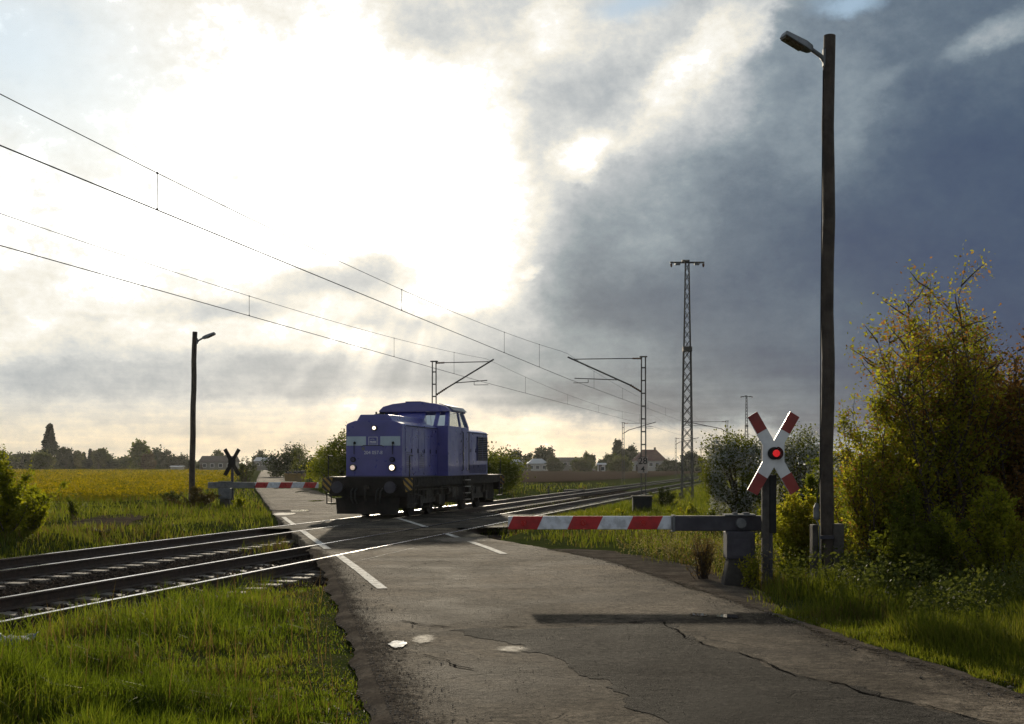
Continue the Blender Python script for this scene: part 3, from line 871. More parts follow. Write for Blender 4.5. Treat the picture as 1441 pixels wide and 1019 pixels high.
# bogies and wheels
for yc in (2.55, 9.55):
    bg = MB()
    for x in (-1.02, 1.02):
        bg.prism([(yc - 1.75, .52), (yc - 1.75, .70), (yc - .9, .78), (yc - .5, .66), (yc + .5, .66), (yc + .9, .78), (yc + 1.75, .70), (yc + 1.75, .52), (yc + .6, .42), (yc - .6, .42)], 'x', x - .06, x + .06)
        for w_ in (-1.15, 1.15):
            bg.box((x * 1.1, yc + w_, .52), (.16, .30, .34))
            for q in (-.34, .34): bg.tube([(x * 1.08, yc + w_ + q, .62), (x * 1.08, yc + w_ + q, .92)], .085, 10)
        bg.box((x * 1.05, yc, .72), (.12, .7, .25))
        for q in (-1.72, -.5, .5, 1.72): bg.box((x * .9, yc + q, .40), (.18, .10, .32))
    bg.bb(-1.0, 1.0, yc - .35, yc + .35, .5, .85)
    bg = bg.build('bogie', M['grime'], loco)
    for w_ in (-1.15, 1.15):
        for sx in (-1, 1):
            wm = MB(); x = sx * .75
            wm.tube([(x - sx * .07, yc + w_, .5), (x - sx * .035, yc + w_, .5)], .53, 28); wm.tube([(x - sx * .035, yc + w_, .5), (x + sx * .07, yc + w_, .5)], .5, 28); wm.tube([(x + sx * .07, yc + w_, .5), (x + sx * .1, yc + w_, .5)], .2, 16)
            wm.build('wheel', M['frame'], bg)
for y0, y1 in ((.0, 1.1), (4.0, 4.7), (10.9, 12.3)):
    MB().bb(-1.12, 1.12, y0, y1, .30, .99).build('equipment_box', M['frame'], loco, bevel=.05)
for yc in (2.55, 9.55):
    MB().bb(-.66, .66, yc - 1.7, yc + 1.7, .28, .95).build('gear_case', M['frame'], loco, bevel=.05)
m = MB().bb(-1.15, 1.15, 4.75, 7.3, .38, .98); m.build('fuel_tank', M['frame'], loco, bevel=.08)
for y in (4.55, 7.5, 8.0): MB().tube([(1.15, y, .8), (1.15, y + .02, .8), (1.15, y + .38, .8)], .14, 12).build('air_tank', M['grime'], loco)
m = MB()
m.tube([(1.2, 3.8, .95), (1.2, 8.4, .95)], .02, 5); m.tube([(1.25, .4, .9), (1.25, 4.4, .88)], .018, 5); m.bb(1.14, 1.3, 5.0, 5.5, .55, .9); m.bb(1.14, 1.28, 5.65, 5.95, .6, .9)
m.build('pipework', M['grime'], loco)

# ------------------------------------------------------------------ level crossing: barriers, crosses, lamps
def make_barrier(name, label, loc, rz, boom0, boom1, arm0, arm1, zb, group):
    """local x along the boom; red and white boom from boom0 to boom1, grey arm arm0..arm1, pedestal at x = 0"""
    t = thing(name, label, 'barrier', loc, rz, group)
    b = MB().bb(boom0, boom1, -.03, .03, zb - .095, zb + .095).build('boom', M['boom'], t, bevel=.01)
    n = 3
    for k in range(n):
        x = boom0 + (boom1 - boom0) * ((k * .856 + .21) / (boom1 - boom0)) if boom1 < 0 or boom0 < boom1 else 0
        rl = MB().disc((boom0 + k * .856 + .22, -.03, zb), (0, -1, 0), .045, .025, 14).build('reflector', M['reflector'], b)
    m = MB(); m.bb(arm0, arm1, -.075, .075, zb - .115, zb + .10)
    a = m.build('counterweight_arm', M['greysteel'], t, bevel=.015)
    m = MB(); m.bb(arm0, arm0 + .04, -.085, .085, zb - .125, zb + .11); m.build('end_plate', M['galv'], a)
    m = MB(); m.bb(-.20, .20, -.17, .17, .42, zb - .117)
    c = m.build('drive_cabinet', M['greysteel'], t, bevel=.02)
    MB().bb(-.14, .14, -.185, -.171, .46, .70).build('cabinet_door', M['greysteel'], c, bevel=.006)
    m = MB(); m.tube([(0, -.2, zb), (0, .2, zb)], .07, 14); m.bb(-.22, .22, -.12, .12, zb + .102, zb + .125); m.tube([(-.06, 0, zb + .12), (-.06, 0, zb + .15)], .04, 10); m.tube([(.1, 0, zb + .12), (.1, 0, zb + .15)], .05, 10)
    m.build('pivot', M['galv'], c)
    m = MB(); m.prism([(-.27, -.1), (.20, -.1), (.13, .42), (-.17, .42)], 'y', -.14, .14)
    m.build('pedestal', M['concrete'], t, bevel=.015)
    return t


yb_ = 18.3; k_ = yb_ / F
pr = W(1040, 735, yb_)
make_barrier('level_crossing_barrier', 'lowered red and white half barrier beside the red-lit warning cross at right', (pr.x, yb_, -.05), 0.0,
             (715 - 1040) * k_, (945 - 1040) * k_, (945 - 1040) * k_ + .002, .36, .93, 'level crossing barriers')
yl_ = 52.0; k2 = yl_ / F
# far barrier: mirrored, its boom reaching right over the far road (built as a turned copy of the same kind)
pl_ = W(317, 682, yl_)
t = thing('level_crossing_barrier', 'lowered red and white half barrier on the far side, left of the locomotive', 'barrier', (pl_.x, yl_, -.05), 0, 'level crossing barriers')
zb = .95
b = MB().bb((359 - 317) * k2, (448 - 317) * k2, -.03, .03, zb - .115, zb + .115).build('boom', M['boomfar'], t, bevel=.01)
for q in range(3): MB().disc(((366 - 317) * k2 + .2 + q * .856, -.03, zb), (0, -1, 0), .045, .025, 12).build('reflector', M['reflector'], b)
a = MB().bb((293 - 317) * k2, (359 - 317) * k2 - .002, -.075, .075, zb - .13, zb + .12).build('counterweight_arm', M['galv'], t, bevel=.02)
c = MB().bb(-.25, .22, -.18, .18, .40, zb - .132).build('drive_cabinet', M['galv'], t, bevel=.02)
MB().bb(-.16, .14, -.195, -.181, .45, .72).build('cabinet_door', M['galv'], c, bevel=.006)
MB().prism([(-.22, -.1), (.28, -.1), (.18, .40), (-.18, .40)], 'y', -.15, .15).build('pedestal', M['concrete'], t, bevel=.015)
m = MB(); m.tube([(0, -.2, zb), (0, .2, zb)], .07, 14); m.bb(-.25, .25, -.1, .1, zb + .122, zb + .15); m.build('pivot', M['galv'], c)

# warning crosses
CROSS = [(95, 150), (195, 88), (376, 400), (550, 88), (650, 150), (490, 430), (490, 628), (655, 922), (555, 985), (378, 685), (197, 990), (90, 932), (255, 628), (255, 448)]
CROSS = [((x - 376) * .1276 / 98, (538 - y) * .1276 / 98) for x, y in CROSS]
TIPS = [[(95, 150), (195, 88), (300, 270), (198, 330)], [(550, 88), (650, 150), (548, 330), (452, 275)], [(655, 922), (555, 985), (455, 808), (562, 742)], [(197, 990), (90, 932), (202, 742), (304, 808)]]
TIPS = [[((x - 376) * .1276 / 98, (538 - y) * .1276 / 98) for x, y in q] for q in TIPS]


def make_cross(label, loc, zc, face, group, rz=0.0):
    """face = -1: front towards the camera, +1: seen from behind"""
    t = thing('warning_cross', label, 'warning sign', loc, rz, group)
    x0 = -.12 * -face if face < 0 else 0
    m = MB(); px_ = -.10 if face < 0 else .0
    m.bb(px_ - .055, px_ + .045, .03, .13, -.2, zc + .12)
    po = m.build('post', M['concrete'] if face < 0 else M['greysteel'], t, bevel=.008)
    if face < 0:
        MB().bb(px_ + .048, px_ + .145, .035, .16, .78, zc - .3).build('cable_box', M['black'], po, bevel=.008)
        MB().tube([(px_ + .07, .07, -.1), (px_ + .07, .07, .78)], .03, 8).build('conduit', M['greysteel'], po)
    y0, y1 = (-.006, .026)
    bd = MB().prism([(x, z + zc) for x, z in CROSS], 'y', y0, y1).build('sign_board', M['signwhite'] if face < 0 else M['signback'], t)
    for q in TIPS:
        if face < 0: MB().prism([(x, z + zc) for x, z in q], 'y', y0 - .004, y0 - .0005).build('red_tip', M['signred'], bd)
    if face < 0:
        m = MB()
        for k in range(24):
            pass
        m.tube([(0, -.004, zc), (0, -.03, zc)], .088, 28)
        sl = m.build('signal_lamp', M['black'], t)
        MB().disc((.028, -.031, zc), (0, -1, 0), .050, .014, 24).build('red_lens', M['redlamp'], sl)
        # visor: half hood on the right
        m = MB(); ring = []
        n = 14
        for k in range(n + 1):
            a = -math.pi * .42 + math.pi * .84 * k / n
            ring.append((math.cos(a), math.sin(a)))
        vs = []
        for c_, s_ in ring:
            for r, y in ((.078, -.03), (.088, -.03), (.095, -.13), (.088, -.13)):
                vs.append((c_ * r + .012, y, zc + s_ * r))
        fs = []
        for k in range(n):
            for j in range(4):
                a_, b_ = k * 4 + j, k * 4 + (j + 1) % 4
                fs.append((a_, b_, b_ + 4, a_ + 4))
        fs += [(0, 1, 2, 3), (n * 4 + 3, n * 4 + 2, n * 4 + 1, n * 4)]
        m.add(vs, fs); m.build('visor', M['black'], sl)
    else:
        m = MB(); m.bb(-.10, .10, .027, .12, zc - .12, zc + .12); m.build('lamp_housing', M['black'], t, bevel=.02)
    return t


c1 = W(1089, 638, 17.9)
make_cross('red and white warning cross facing us with a glowing red lamp', (c1.x, 17.9, -.03), c1.z + .03, -1, 'warning crosses')
c2 = W(326.5, 650.5, 53.5)
make_cross('dark warning cross seen from behind, over the far barrier beside the yellow field', (c2.x, 53.5, -.03), c2.z + .03, 1, 'warning crosses')


def make_lamp(label, loc, h, lean, arm_dir, r0, r1, foot, group, scale=1.0):
    t = thing('street_lamp', label, 'street lamp', loc, 0, group)
    n = 12
    pts = [(lean * (k / n) * h + .012 * math.sin(k * 1.7), .008 * math.cos(k * 2.1), h * k / n - .3 * (k == 0)) for k in range(n + 1)]
    po = MB().tube(pts, [r0 + (r1 - r0) * k / n for k in range(n + 1)], 14).build('pole', M['wood'], t, smooth=False)
    top = Vector(pts[-1])
    d = Vector(arm_dir).normalized()
    s = scale
    a = top + Vector((0, 0, -.36 * s))
    side = a + d * (r1 * .9)
    m = MB(); m.bb(side.x - .03, side.x + .03, side.y - .04, side.y + .04, a.z - .08, a.z + .16)
    up = Vector((0, 0, 1))
    e = side + d * .20 * s + up * .14 * s
    m.tube([side + up * -.02, side + d * .06 * s + up * .06 * s, e], .032 * s, 8)
    br = m.build('bracket_arm', M['galv'], po)
    # lamp head: tapered flat box rising outwards
    f = (d + up * (.42 if abs(d.x) > .1 else .2)).normalized()
    w_ = f.cross(up).normalized(); nn = w_.cross(f).normalized()
    L = .47 * s
    secs = [(0, .045, .045), (.08, .075, .062), (.30, .105, .068), (1.0, .11, .046)]
    vs = []
    for tt, hw, hh in secs:
        c = e + f * (L * tt)
        for su, sv_ in ((-1, -1), (1, -1), (.72, 1), (-.72, 1)):
            vs.append(c + w_ * hw * s * su + nn * hh * s * sv_ * .8)
    fs = [(3, 2, 1, 0), (12, 13, 14, 15)]
    for i in range(3):
        for k in range(4): fs.append((i * 4 + k, i * 4 + (k + 1) % 4, i * 4 + 4 + (k + 1) % 4, i * 4 + 4 + k))
    hd = MB().add(vs, fs).build('lamp_head', M['lamphead'], t, bevel=.012)
    vs = []
    for tt, hw, hh in ((.32, .088, .068), (.96, .092, .048)):
        c = e + f * (L * tt) - nn * (hh * .8 * s + .004)
        for su in (-1, 1): vs.append(c + w_ * hw * s * su)
        for su in (1, -1): vs.append(c + w_ * hw * s * su * .8 - nn * .02)
    MB().add(vs, [(3, 2, 1, 0), (4, 5, 6, 7), (0, 1, 5, 4), (1, 2, 6, 5), (2, 3, 7, 6), (3, 0, 4, 7)]).build('lamp_cover', M['lamplens'], hd)
    if foot:
        for x0, x1, hh in ((-.215, -.135, .92), (.075, .225, .93)):
            MB().bb(x0, x1, -.10, .10, -.2, hh).build('concrete_stub', M['concrete'], t, bevel=.015)
        for zz in (.30, .72): MB().bb(-.125, .07, -.135, -.102, zz, zz + .05).build('clamp_band', M['greysteel'], t)
        cb = MB(); cb.tube([(-.155, -.06, .99), (-.155, -.06, 1.02), (-.155, -.06, 1.16), (-.150, -.06, 1.22)], [.03, .042, .042, .02], 10)
        cb = cb.build('junction_box', M['galv'], po)
        MB().tube([(-.155, -.06, .98), (-.13, -.13, .90), (-.115, -.135, .10)], .012, 6).build('conduit', M['galv'], po)
        MB().tube([(-.15, -.05, 1.2), (-.10, -.045, 1.6), (-.088, -.045, 4.0), (-.055, -.04, h - .5)], .008, 5).build('cable', M['black'], po)
    return t


yp = 18.0
base = W(1163, 820, yp)
make_lamp('tall wooden lamp post standing near us at right beside the shrubs', (base.x, yp, -.05), 7.80, .0045, (-1, -.25, 0), .098, .082, True, 'wooden street lamps', 1.0)
yp2 = 56.0
base = W(269.5, 700, yp2)
make_lamp('distant wooden lamp post beside the yellow field, left of the far barrier', (base.x, yp2, -.1), 7.65, .018, (1, -.1, -.02), .135, .105, False, 'wooden street lamps', 1.25)

# ------------------------------------------------------------------ overhead line
def lattice(m, x, y, z0, z1, w0, w1, dpt, bar, step, cross):
    """two-legged (or four-legged) ladder mast"""
    n = max(2, int((z1 - z0) / step))
    def ww(z): return w0 + (w1 - w0) * (z - z0) / (z1 - z0)
    for sx in (-1, 1):
        for sy in ((-1, 1) if cross else (0,)):
            m.tube([(x + sx * ww(z0), y + sy * ww(z0), z0), (x + sx * ww(z1), y + sy * ww(z1), z1)], bar, 4)
    for k in range(n):
        a = z0 + (z1 - z0) * k / n; b = z0 + (z1 - z0) * (k + 1) / n
        if cross:
            for sy in (-1, 1):
                m.tube([(x - ww(a), y + sy * ww(a), a), (x + ww(b), y + sy * ww(b), b)], bar * .55, 4)
                m.tube([(x + ww(a), y + sy * ww(a), a), (x - ww(b), y + sy * ww(b), b)], bar * .55, 4)
                m.tube([(x + sy * ww(a), y - ww(a), a), (x + sy * ww(b), y + ww(b), b)], bar * .5, 4)
        else:
            m.box((x, y, a + .1), (2 * ww(a), .05, .055))


def ribbed(m, a, b, r):
    a, b = Vector(a), Vector(b)
    pts = []; rs = []
    for k in range(13):
        pts.append(a.lerp(b, k / 12)); rs.append(r if k % 2 else r * .5)
    m.tube(pts, rs, 8)


def make_mast(label, loc, side, top, reach, sign=False, group='overhead line masts', z_reg=5.42, detail=True):
    """side = +1: arm points along local -x (mast right of its track); -1: arm points +x"""
    t = thing('overhead_line_mast', label, 'mast', loc, RZ - math.pi / 2, group)
    bar = .028
    m = MB(); lattice(m, 0, 0, -.1, top, .105, .085, .1, bar, .52, False)
    m.bb(-.16, .16, -.08, .08, top, top + .05)
    m.build('lattice_post', M['mast'], t)
    if sign or detail:
        MB().bb(-.38, .38, -.3, .3, -.5, .30 if sign else -.05).build('foundation_block', M['concrete'], t, bevel=.02)
    sg = -side
    zt = top - .05
    a = MB()
    a.tube([(sg * .45, 0, zt + .01), (sg * (reach - .15), 0, zt + .02)], .022, 6)
    a.tube([(sg * .55, 0, 5.02 + .28), (sg * reach, 0, zt + .12)], .034, 8)
    zd = lambda x: 5.30 + (zt + .12 - 5.30) * (x - .55) / (reach - .55)
    xr_ = .55 + (z_reg + .12 - 5.30) / (zt + .12 - 5.30) * (reach - .55)
    a.tube([(sg * xr_, 0, zd(xr_)), (sg * (reach - .30), 0, z_reg + .22)], .022, 6)
    a.tube([(sg * (reach - .9), 0, z_reg + .02), (sg * (reach - .25), 0, z_reg + .02), ], .014, 5)
    a.tube([(sg * (reach - .9), 0, z_reg + .15), (sg * (reach - .9), 0, z_reg + .02)], .014, 5)
    ar = a.build('cantilever', M['mast'], t)
    i = MB(); ribbed(i, (sg * .10, 0, zt), (sg * .48, 0, zt + .01), .05); i.build('insulator', M['insul'], ar)
    i = MB(); ribbed(i, (sg * .10, 0, 5.02), (sg * .58, 0, 5.32), .055); i.build('insulator', M['insul'], ar)
    if sign:
        s_ = MB().bb(-.23, .20, -.135, -.115, 1.52, 2.20).build('kilometre_plate', M['signplate'], t)
        text('28', .40, M['black'], s_, (-.01, -.137, 2.03), (math.pi / 2, 0, 0), 'plate_number', .004)
        text('4', .34, M['black'], s_, (-.01, -.137, 1.68), (math.pi / 2, 0, 0), 'plate_number', .004)
    return t


M['signplate'] = pmat('kilometre_plate_paint', (.40, .34, .30), (.28, .23, .21), 4, .6)
mr = W(905.5, 700, 55.0)
make_mast('latticed overhead line mast carrying the 28 4 kilometre plate, arm pointing left', (mr.x, 55, -.15), 1, 6.5, 3.3, True)
ml = W(611, 700, 57.5)
make_mast('latticed overhead line mast rising directly behind the locomotive cab, arm pointing right', (ml.x, 57.5, -.15), -1, 6.5, 2.75, False)
q = W(877, 0, 125)
make_mast('left-hand mast of the second pair, standing at the field edge left of the kilometre plate', (q.x, 125, -.15), -1, 6.0, 3.2)
q = W(1023, 0, 120)
make_mast('mast of the second pair just above the hawthorn, arm pointing left', (q.x, 120, -.15), 1, 6.0, 4.2)
q = W(951, 0, 190)
make_mast('small far mast just left of the tall lattice pylon, arm pointing right', (q.x, 190, -.15), -1, 5.9, 3.4)
q = W(1046, 0, 186)
make_mast('far mast mostly hidden by the hawthorn, only its left-pointing arm clear', (q.x, 186, -.15), 1, 5.9, 4.2)
q = W(986.5, 0, 255)
make_mast('tiny farthest mast just right of the tall lattice pylon', (q.x, 255, -.15), -1, 5.9, 3.4)


def make_pylon(label, px, ytop, ybase, Y, group):
    p = W(px, ybase, Y)
    H = EYE + (HY - ytop) / F * Y
    t = thing('lattice_pylon', label, 'pylon', (p.x, Y, -.2), 0, group)
    H += .2
    m = MB(); lattice(m, 0, 0, 0, H * .64, .26, .165, 0, .026, .52, True)
    lattice(m, 0, 0, H * .64, H - .1, .15, .085, 0, .02, .42, True)
    m.bb(-.21, .21, -.21, .21, H * .64 - .12, H * .64 + .1)
    m.build('lattice_tower', M['mast'], t)
    m = MB(); m.bb(-.80, .80, -.05, .05, H - .12, H - .05); m.bb(-.25, .1, -.1, .1, H - .05, H + .03)
    ca = m.build('cross_arm', M['mast'], t)
    for x in (-.74, .76):
        MB().tube([(x, 0, H - .14), (x, 0, H - .20), (x, 0, H - .3)], [.05, .06, .03], 8).build('insulator', M['insul'], ca)
    for x in (-.45, .45):
        MB().bb(x - .12, x + .12, -.08, .08, H - .2, H - .121).build('line_clamp', M['galv'], ca)
    MB().bb(-.5, .5, -.5, .5, -.4, .12).build('foundation_block', M['concrete'], t, bevel=.03)
    return t


make_pylon('tallest lattice pylon with a short cross arm, between the mast and the hawthorn', 967, 367, 706, 60, 'lattice pylons')
make_pylon('smaller distant lattice pylon rising behind the warning cross and hawthorn', 1050.5, 557, 670, 176, 'lattice pylons')


def line_z(s_list, z_list, s): return float(np.interp(s, s_list, z_list))


def overhead(off, masts, label, drops):
    t = thing('overhead_line', label, 'overhead wire', T(0, off), RZ)
    L = []
    zc = 5.43
    ms = sorted(masts)
    sag = 0.62; hi = 6.52
    def mz(s):
        for a, b in zip(ms[:-1], ms[1:]):
            if a <= s <= b:
                u = (s - a) / (b - a); k = (b - a) / 62.0
                return hi - 4 * .60 * u * (1 - u)
        return hi
    S = [ms[0] + (ms[-1] - ms[0]) * k / 160 for k in range(161)]
    st = {a: (.25 if i % 2 else -.25) for i, a in enumerate(ms)}
    def lat(s): return float(np.interp(s, ms, [st[a] for a in ms]))
    MB().tube([(s, -lat(s), zc) for s in S], .0095, 5).build('contact_wire', M['cable'], t)
    MB().tube([(s, -lat(s), mz(s)) for s in S], .0065, 5).build('messenger_wire', M['cable'], t)
    for s in drops:
        m = MB(); m.tube([(s, -lat(s), mz(s)), (s, -lat(s), zc)], .006, 4); m.box((s, -lat(s), mz(s)), (.03, .022, .028)); m.box((s, -lat(s), zc + .012), (.03, .022, .028))
        m.build('dropper', M['cable'], t)
    return t


def s_at(off, Y): return (Y - P0.y - N.y * off) / D.y


sn = [s_at(TRK, y) for y in (-50, -1, 54.5, 119, 186, 250)]
overhead(TRK, sn, 'overhead wires strung above the near track, the pair entering highest at upper left', [s_at(TRK, y) for y in (1, 10, 18.7, 30.8, 42.3, 48.5, 62, 72, 84, 95, 107)])
sf = [s_at(0, y) for y in (-40, 2, 57.8, 124, 190, 255)]
overhead(0, sf, 'overhead wires strung above the far track, the lower pair entering at left', [s_at(0, y) for y in (10, 21, 31.9, 43.9, 52, 66, 78, 90, 102, 113)])

# ------------------------------------------------------------------ vegetation
def leaf_quads(C, size, rng, up=.3, aspect=.5):
    n = len(C)
    d = rng.normal(0, 1, (n, 3)); d[:, 2] = d[:, 2] * .7 + up
    d /= np.linalg.norm(d, axis=1, keepdims=True) + 1e-9
    r = rng.normal(0, 1, (n, 3)); w_ = np.cross(d, r); w_ /= np.linalg.norm(w_, axis=1, keepdims=True) + 1e-9
    s = size if np.ndim(size) else np.full(n, size)
    s = (s * rng.uniform(.6, 1.3, n))[:, None]
    V = np.stack([C, C + d * s * .5 + w_ * s * aspect * .5, C + d * s, C + d * s * .5 - w_ * s * aspect * .5], 1).reshape(-1, 3)
    return V


def leaves(name, C, size, mat, parent, rng, up=.3, aspect=.55):
    V = leaf_quads(np.asarray(C, float), size, rng, up, aspect)
    Q = np.arange(len(V)).reshape(-1, 4)
    return np_mesh(name, V, Q, mat=mat, parent=parent)


def shrub(name, label, cat, loc, stems, height, spread, nleaf, lsize, mat, seed, group=None, twigmat=None, mix=None, lean=(0, 0), side=9, lo=.12, tw=.022, jitter=.12, dist=None):
    """many-stemmed shrub: stems fan out from the base, side twigs carry the leaves"""
    rng = np.random.default_rng(seed)
    t = thing(name, label, cat, loc, 0, group)
    tm = MB(); anchors = []
    for k in range(stems):
        a = rng.uniform(0, 2 * math.pi); tilt = abs(rng.normal(0, 1)) * spread
        tilt = min(tilt, spread * 1.9)
        h = height * rng.uniform(.62, 1.0) * (1 - .30 * min(1, tilt / (spread * 1.6 + 1e-6)))
        dx, dy = math.cos(a) * math.tan(min(tilt, 1.2)) + lean[0], math.sin(a) * math.tan(min(tilt, 1.2)) + lean[1]
        p0 = np.array([rng.normal(0, .12 * height * .3), rng.normal(0, .12 * height * .3), -.1])
        pts = []
        ph = rng.uniform(0, 6.28)
        for j in range(9):
            u = j / 8
            pts.append(p0 + np.array([dx * h * (u ** .85) + .03 * height * math.sin(3 * u + ph), dy * h * (u ** .85) + .03 * height * math.cos(2.5 * u + ph), h * u]))
        pts = np.array(pts)
        pts[1:-1] += rng.normal(0, .011 * height, (7, 3))
        tm.tube([tuple(p) for p in pts], [tw * (1 - i / 8) ** 1.3 + .003 for i in range(9)], 4, cap=False)
        for q in range(side):
            u = rng.uniform(lo, 1.0) ** .8
            i = min(7, int(u * 8)); f = u * 8 - i
            b = pts[i] * (1 - f) + pts[i + 1] * f
            a2 = rng.uniform(0, 6.28); l2 = height * rng.uniform(.06, .17) * (1.15 - .6 * u)
            e = b + np.array([math.cos(a2) * l2 * .8, math.sin(a2) * l2 * .8, l2 * rng.uniform(.3, 1.1)])
            tm.tube([tuple(b), tuple((b + e) / 2 + rng.normal(0, .02, 3)), tuple(e)], [tw * .35, tw * .25, tw * .1], 3, cap=False)
            for w_ in np.linspace(.25, 1.05, 6): anchors.append(b + (e - b) * w_)
        for u in np.linspace(max(.4, lo), 1.03, 15):
            i = min(7, int(u * 8)); f = u * 8 - i
            anchors.append(pts[i] * (1 - f) + pts[i + 1] * f)
    tm.build('branches', twigmat or M['twig'], t, fix=False)
    A = np.array(anchors)
    A = A[A[:, 2] > .02]
    pick = rng.integers(0, len(A), nleaf)
    C = A[pick] + rng.normal(0, jitter * height * .15, (nleaf, 3))
    C = C[C[:, 2] > .0]
    if mix is None:
        leaves('foliage', C, lsize, mat, t, rng)
    else:
        m2, fn, nm = mix
        k = fn(C, rng)
        leaves('foliage', C[~k], lsize, mat, t, rng)
        leaves(nm, C[k], lsize, m2, t, rng)
    return t


def tree(name, label, loc, h, w, nleaf, lsize, mat, seed, shape='round', trunk=.18, group=None, cat='tree', crown_lo=.2, clumps=None):
    rng = np.random.default_rng(seed)
    t = thing(name, label, cat, loc, rng.uniform(0, 6.28), group)
    k = clumps or 46
    cs = []; rad = []
    if shape == 'conifer':
        for i in range(k * 3):
            u = rng.uniform(0, 1) ** .8
            r = w * .5 * (1 - u) ** .9 * rng.uniform(.35, 1.12)
            a = rng.uniform(0, 6.28)
            cs.append((math.cos(a) * r, math.sin(a) * r, h * (.05 + .94 * u) - r * .12)); rad.append(w * .06 * (1.15 - .8 * u))
    elif shape == 'poplar':
        for i in range(k * 2):
            u = rng.uniform(0, 1)
            r = w * .5 * math.sin(math.pi * min(1, (u * .85 + .12))) ** .7 * rng.uniform(.3, 1)
            a = rng.uniform(0, 6.28)
            cs.append((math.cos(a) * r, math.sin(a) * r, h * (.08 + .92 * u))); rad.append(w * .13)
    else:
        zc = h * (1 + crown_lo) / 2; rz_ = h * (1 - crown_lo) / 2
        lobes = [(rng.normal(0, .22) * w, rng.normal(0, .22) * w, zc + rng.normal(0, .3) * rz_, rng.uniform(.45, .75)) for _ in range(7)] + [(0, 0, zc, .85)]
        for i in range(k):
            lx, ly, lz, lr = lobes[i % len(lobes)]
            d = rng.normal(0, 1, 3); d /= np.linalg.norm(d) + 1e-9
            q = rng.uniform(.55, 1.0)
            cs.append((lx + d[0] * w * .5 * lr * q, ly + d[1] * w * .5 * lr * q, min(h * .99, max(h * crown_lo * .8, lz + d[2] * rz_ * lr * q)))); rad.append(w * rng.uniform(.06, .13))
    cs = np.array(cs); rad = np.array(rad)
    pk = rng.integers(0, len(cs), nleaf)
    C = cs[pk] + rng.normal(0, 1, (nleaf, 3)) * rad[pk][:, None]
    C = C[C[:, 2] > h * .02]
    leaves('crown', C, lsize, mat, t, rng, .1, .8)
    m = MB()
    th = h * (.9 if shape != 'round' else .6)
    m.tube([(0, 0, -.3), (.03 * w, 0, th * .4), (0, .02 * w, th)], [trunk, trunk * .8, trunk * .25], 6)
    for i in range(0, min(len(cs), 60), 3):
        if shape == 'round' or i % 6 == 0:
            z0 = min(th * .85, max(h * .15, cs[i][2] * rng.uniform(.45, .75)))
            m.tube([(0, 0, z0), tuple(np.array([cs[i][0] * .5, cs[i][1] * .5, (z0 + cs[i][2]) / 2 + .03 * h])), tuple(cs[i])], [trunk * .35, trunk * .22, trunk * .07], 4, cap=False)
    m.build('trunk', M['bark'], t, fix=False)
    return t


# big shrubs at right
gsh = 'tall shrubs along the right verge'
def base_at(px, Y): 
    x = (px - CX) / F * Y
    return (x, Y, float(gz(x, Y)))
top_russet = lambda C, rng: (C[:, 2] > 2.6 + rng.normal(0, .6, len(C))) & (rng.random(len(C)) < .45)
shrub('tall_shrub', 'tallest shrub at right, peak of yellow green and brown leaves against the dark cloud', 'shrub', base_at(1318, 19.2), 38, 5.15, .165, 38000, .056, M['leafY'], 101, gsh, mix=(M['leafR'], top_russet, 'russet_leaves'), side=13, lo=.05, tw=.042)
shrub('tall_shrub', 'shrub with a narrow yellowish peak, right of the tallest shrub', 'shrub', base_at(1372, 20.2), 32, 4.2, .18, 25000, .055, M['leafY'], 102, gsh, mix=(M['leafR'], lambda C, rng: rng.random(len(C)) < .25, 'russet_leaves'), side=12, lo=.05, tw=.038)
shrub('tall_shrub', 'reddish brown leaved shrub at the right edge of the picture', 'shrub', base_at(1440, 19.0), 36, 3.95, .27, 36000, .056, M['leafR'], 103, gsh, side=13, lo=.08, tw=.042)
shrub('tall_shrub', 'spreading yellow green shrub right beside the near lamp post', 'shrub', base_at(1236, 18.9), 36, 2.95, .25, 32000, .050, M['leafY'], 104, gsh, mix=(M['leafR'], lambda C, rng: rng.random(len(C)) < .16, 'russet_leaves'), side=12, lo=.02, tw=.022)
shrub('low_bush', 'low leafy bush under the tallest shrub, meeting the roadside grass', 'bush', base_at(1285, 17.3), 34, 1.45, .5, 15000, .052, M['leafG'], 105, 'low bushes at right', side=10, lo=.0, tw=.014)
shrub('low_bush', 'low bush with bright leaves in the bottom right thicket', 'bush', base_at(1405, 16.6), 34, 1.55, .5, 15000, .052, M['leafY'], 106, 'low bushes at right', side=10, lo=.0, tw=.014)
shrub('low_bush', 'yellow green bush between the warning cross post and the near lamp post', 'bush', base_at(1122, 20.5), 30, 1.5, .42, 18000, .052, M['leafY'], 107, 'low bushes at right', side=10, lo=.0, tw=.013)
shrub('low_bush', 'mid green bush behind the near lamp post foot, below the hawthorn', 'bush', base_at(1150, 24.5), 30, 1.6, .5, 16000, .058, M['leafG'], 108, 'low bushes at right', side=10, lo=.0, tw=.013)
shrub('tall_shrub', 'upper russet shrub filling the gap between the narrow peak and the right edge', 'shrub', base_at(1412, 20.6), 30, 3.9, .16, 20000, .056, M['leafR'], 112, gsh, side=12, lo=.08, tw=.038)
shrub('tall_shrub', 'dark green shrub filling the gap behind the tallest shrub', 'shrub', base_at(1345, 24.0), 38, 3.1, .5, 26000, .08, M['leafG'], 109, gsh, side=10, lo=.0, tw=.025)
shrub('weed_clump', 'dry grey weeds growing beside the near barrier pedestal', 'weeds', base_at(990, 19.2), 46, .85, .35, 1900, .03, M['drygrass'], 110, 'weeds by the near barrier', side=6, lo=.3, tw=.006)
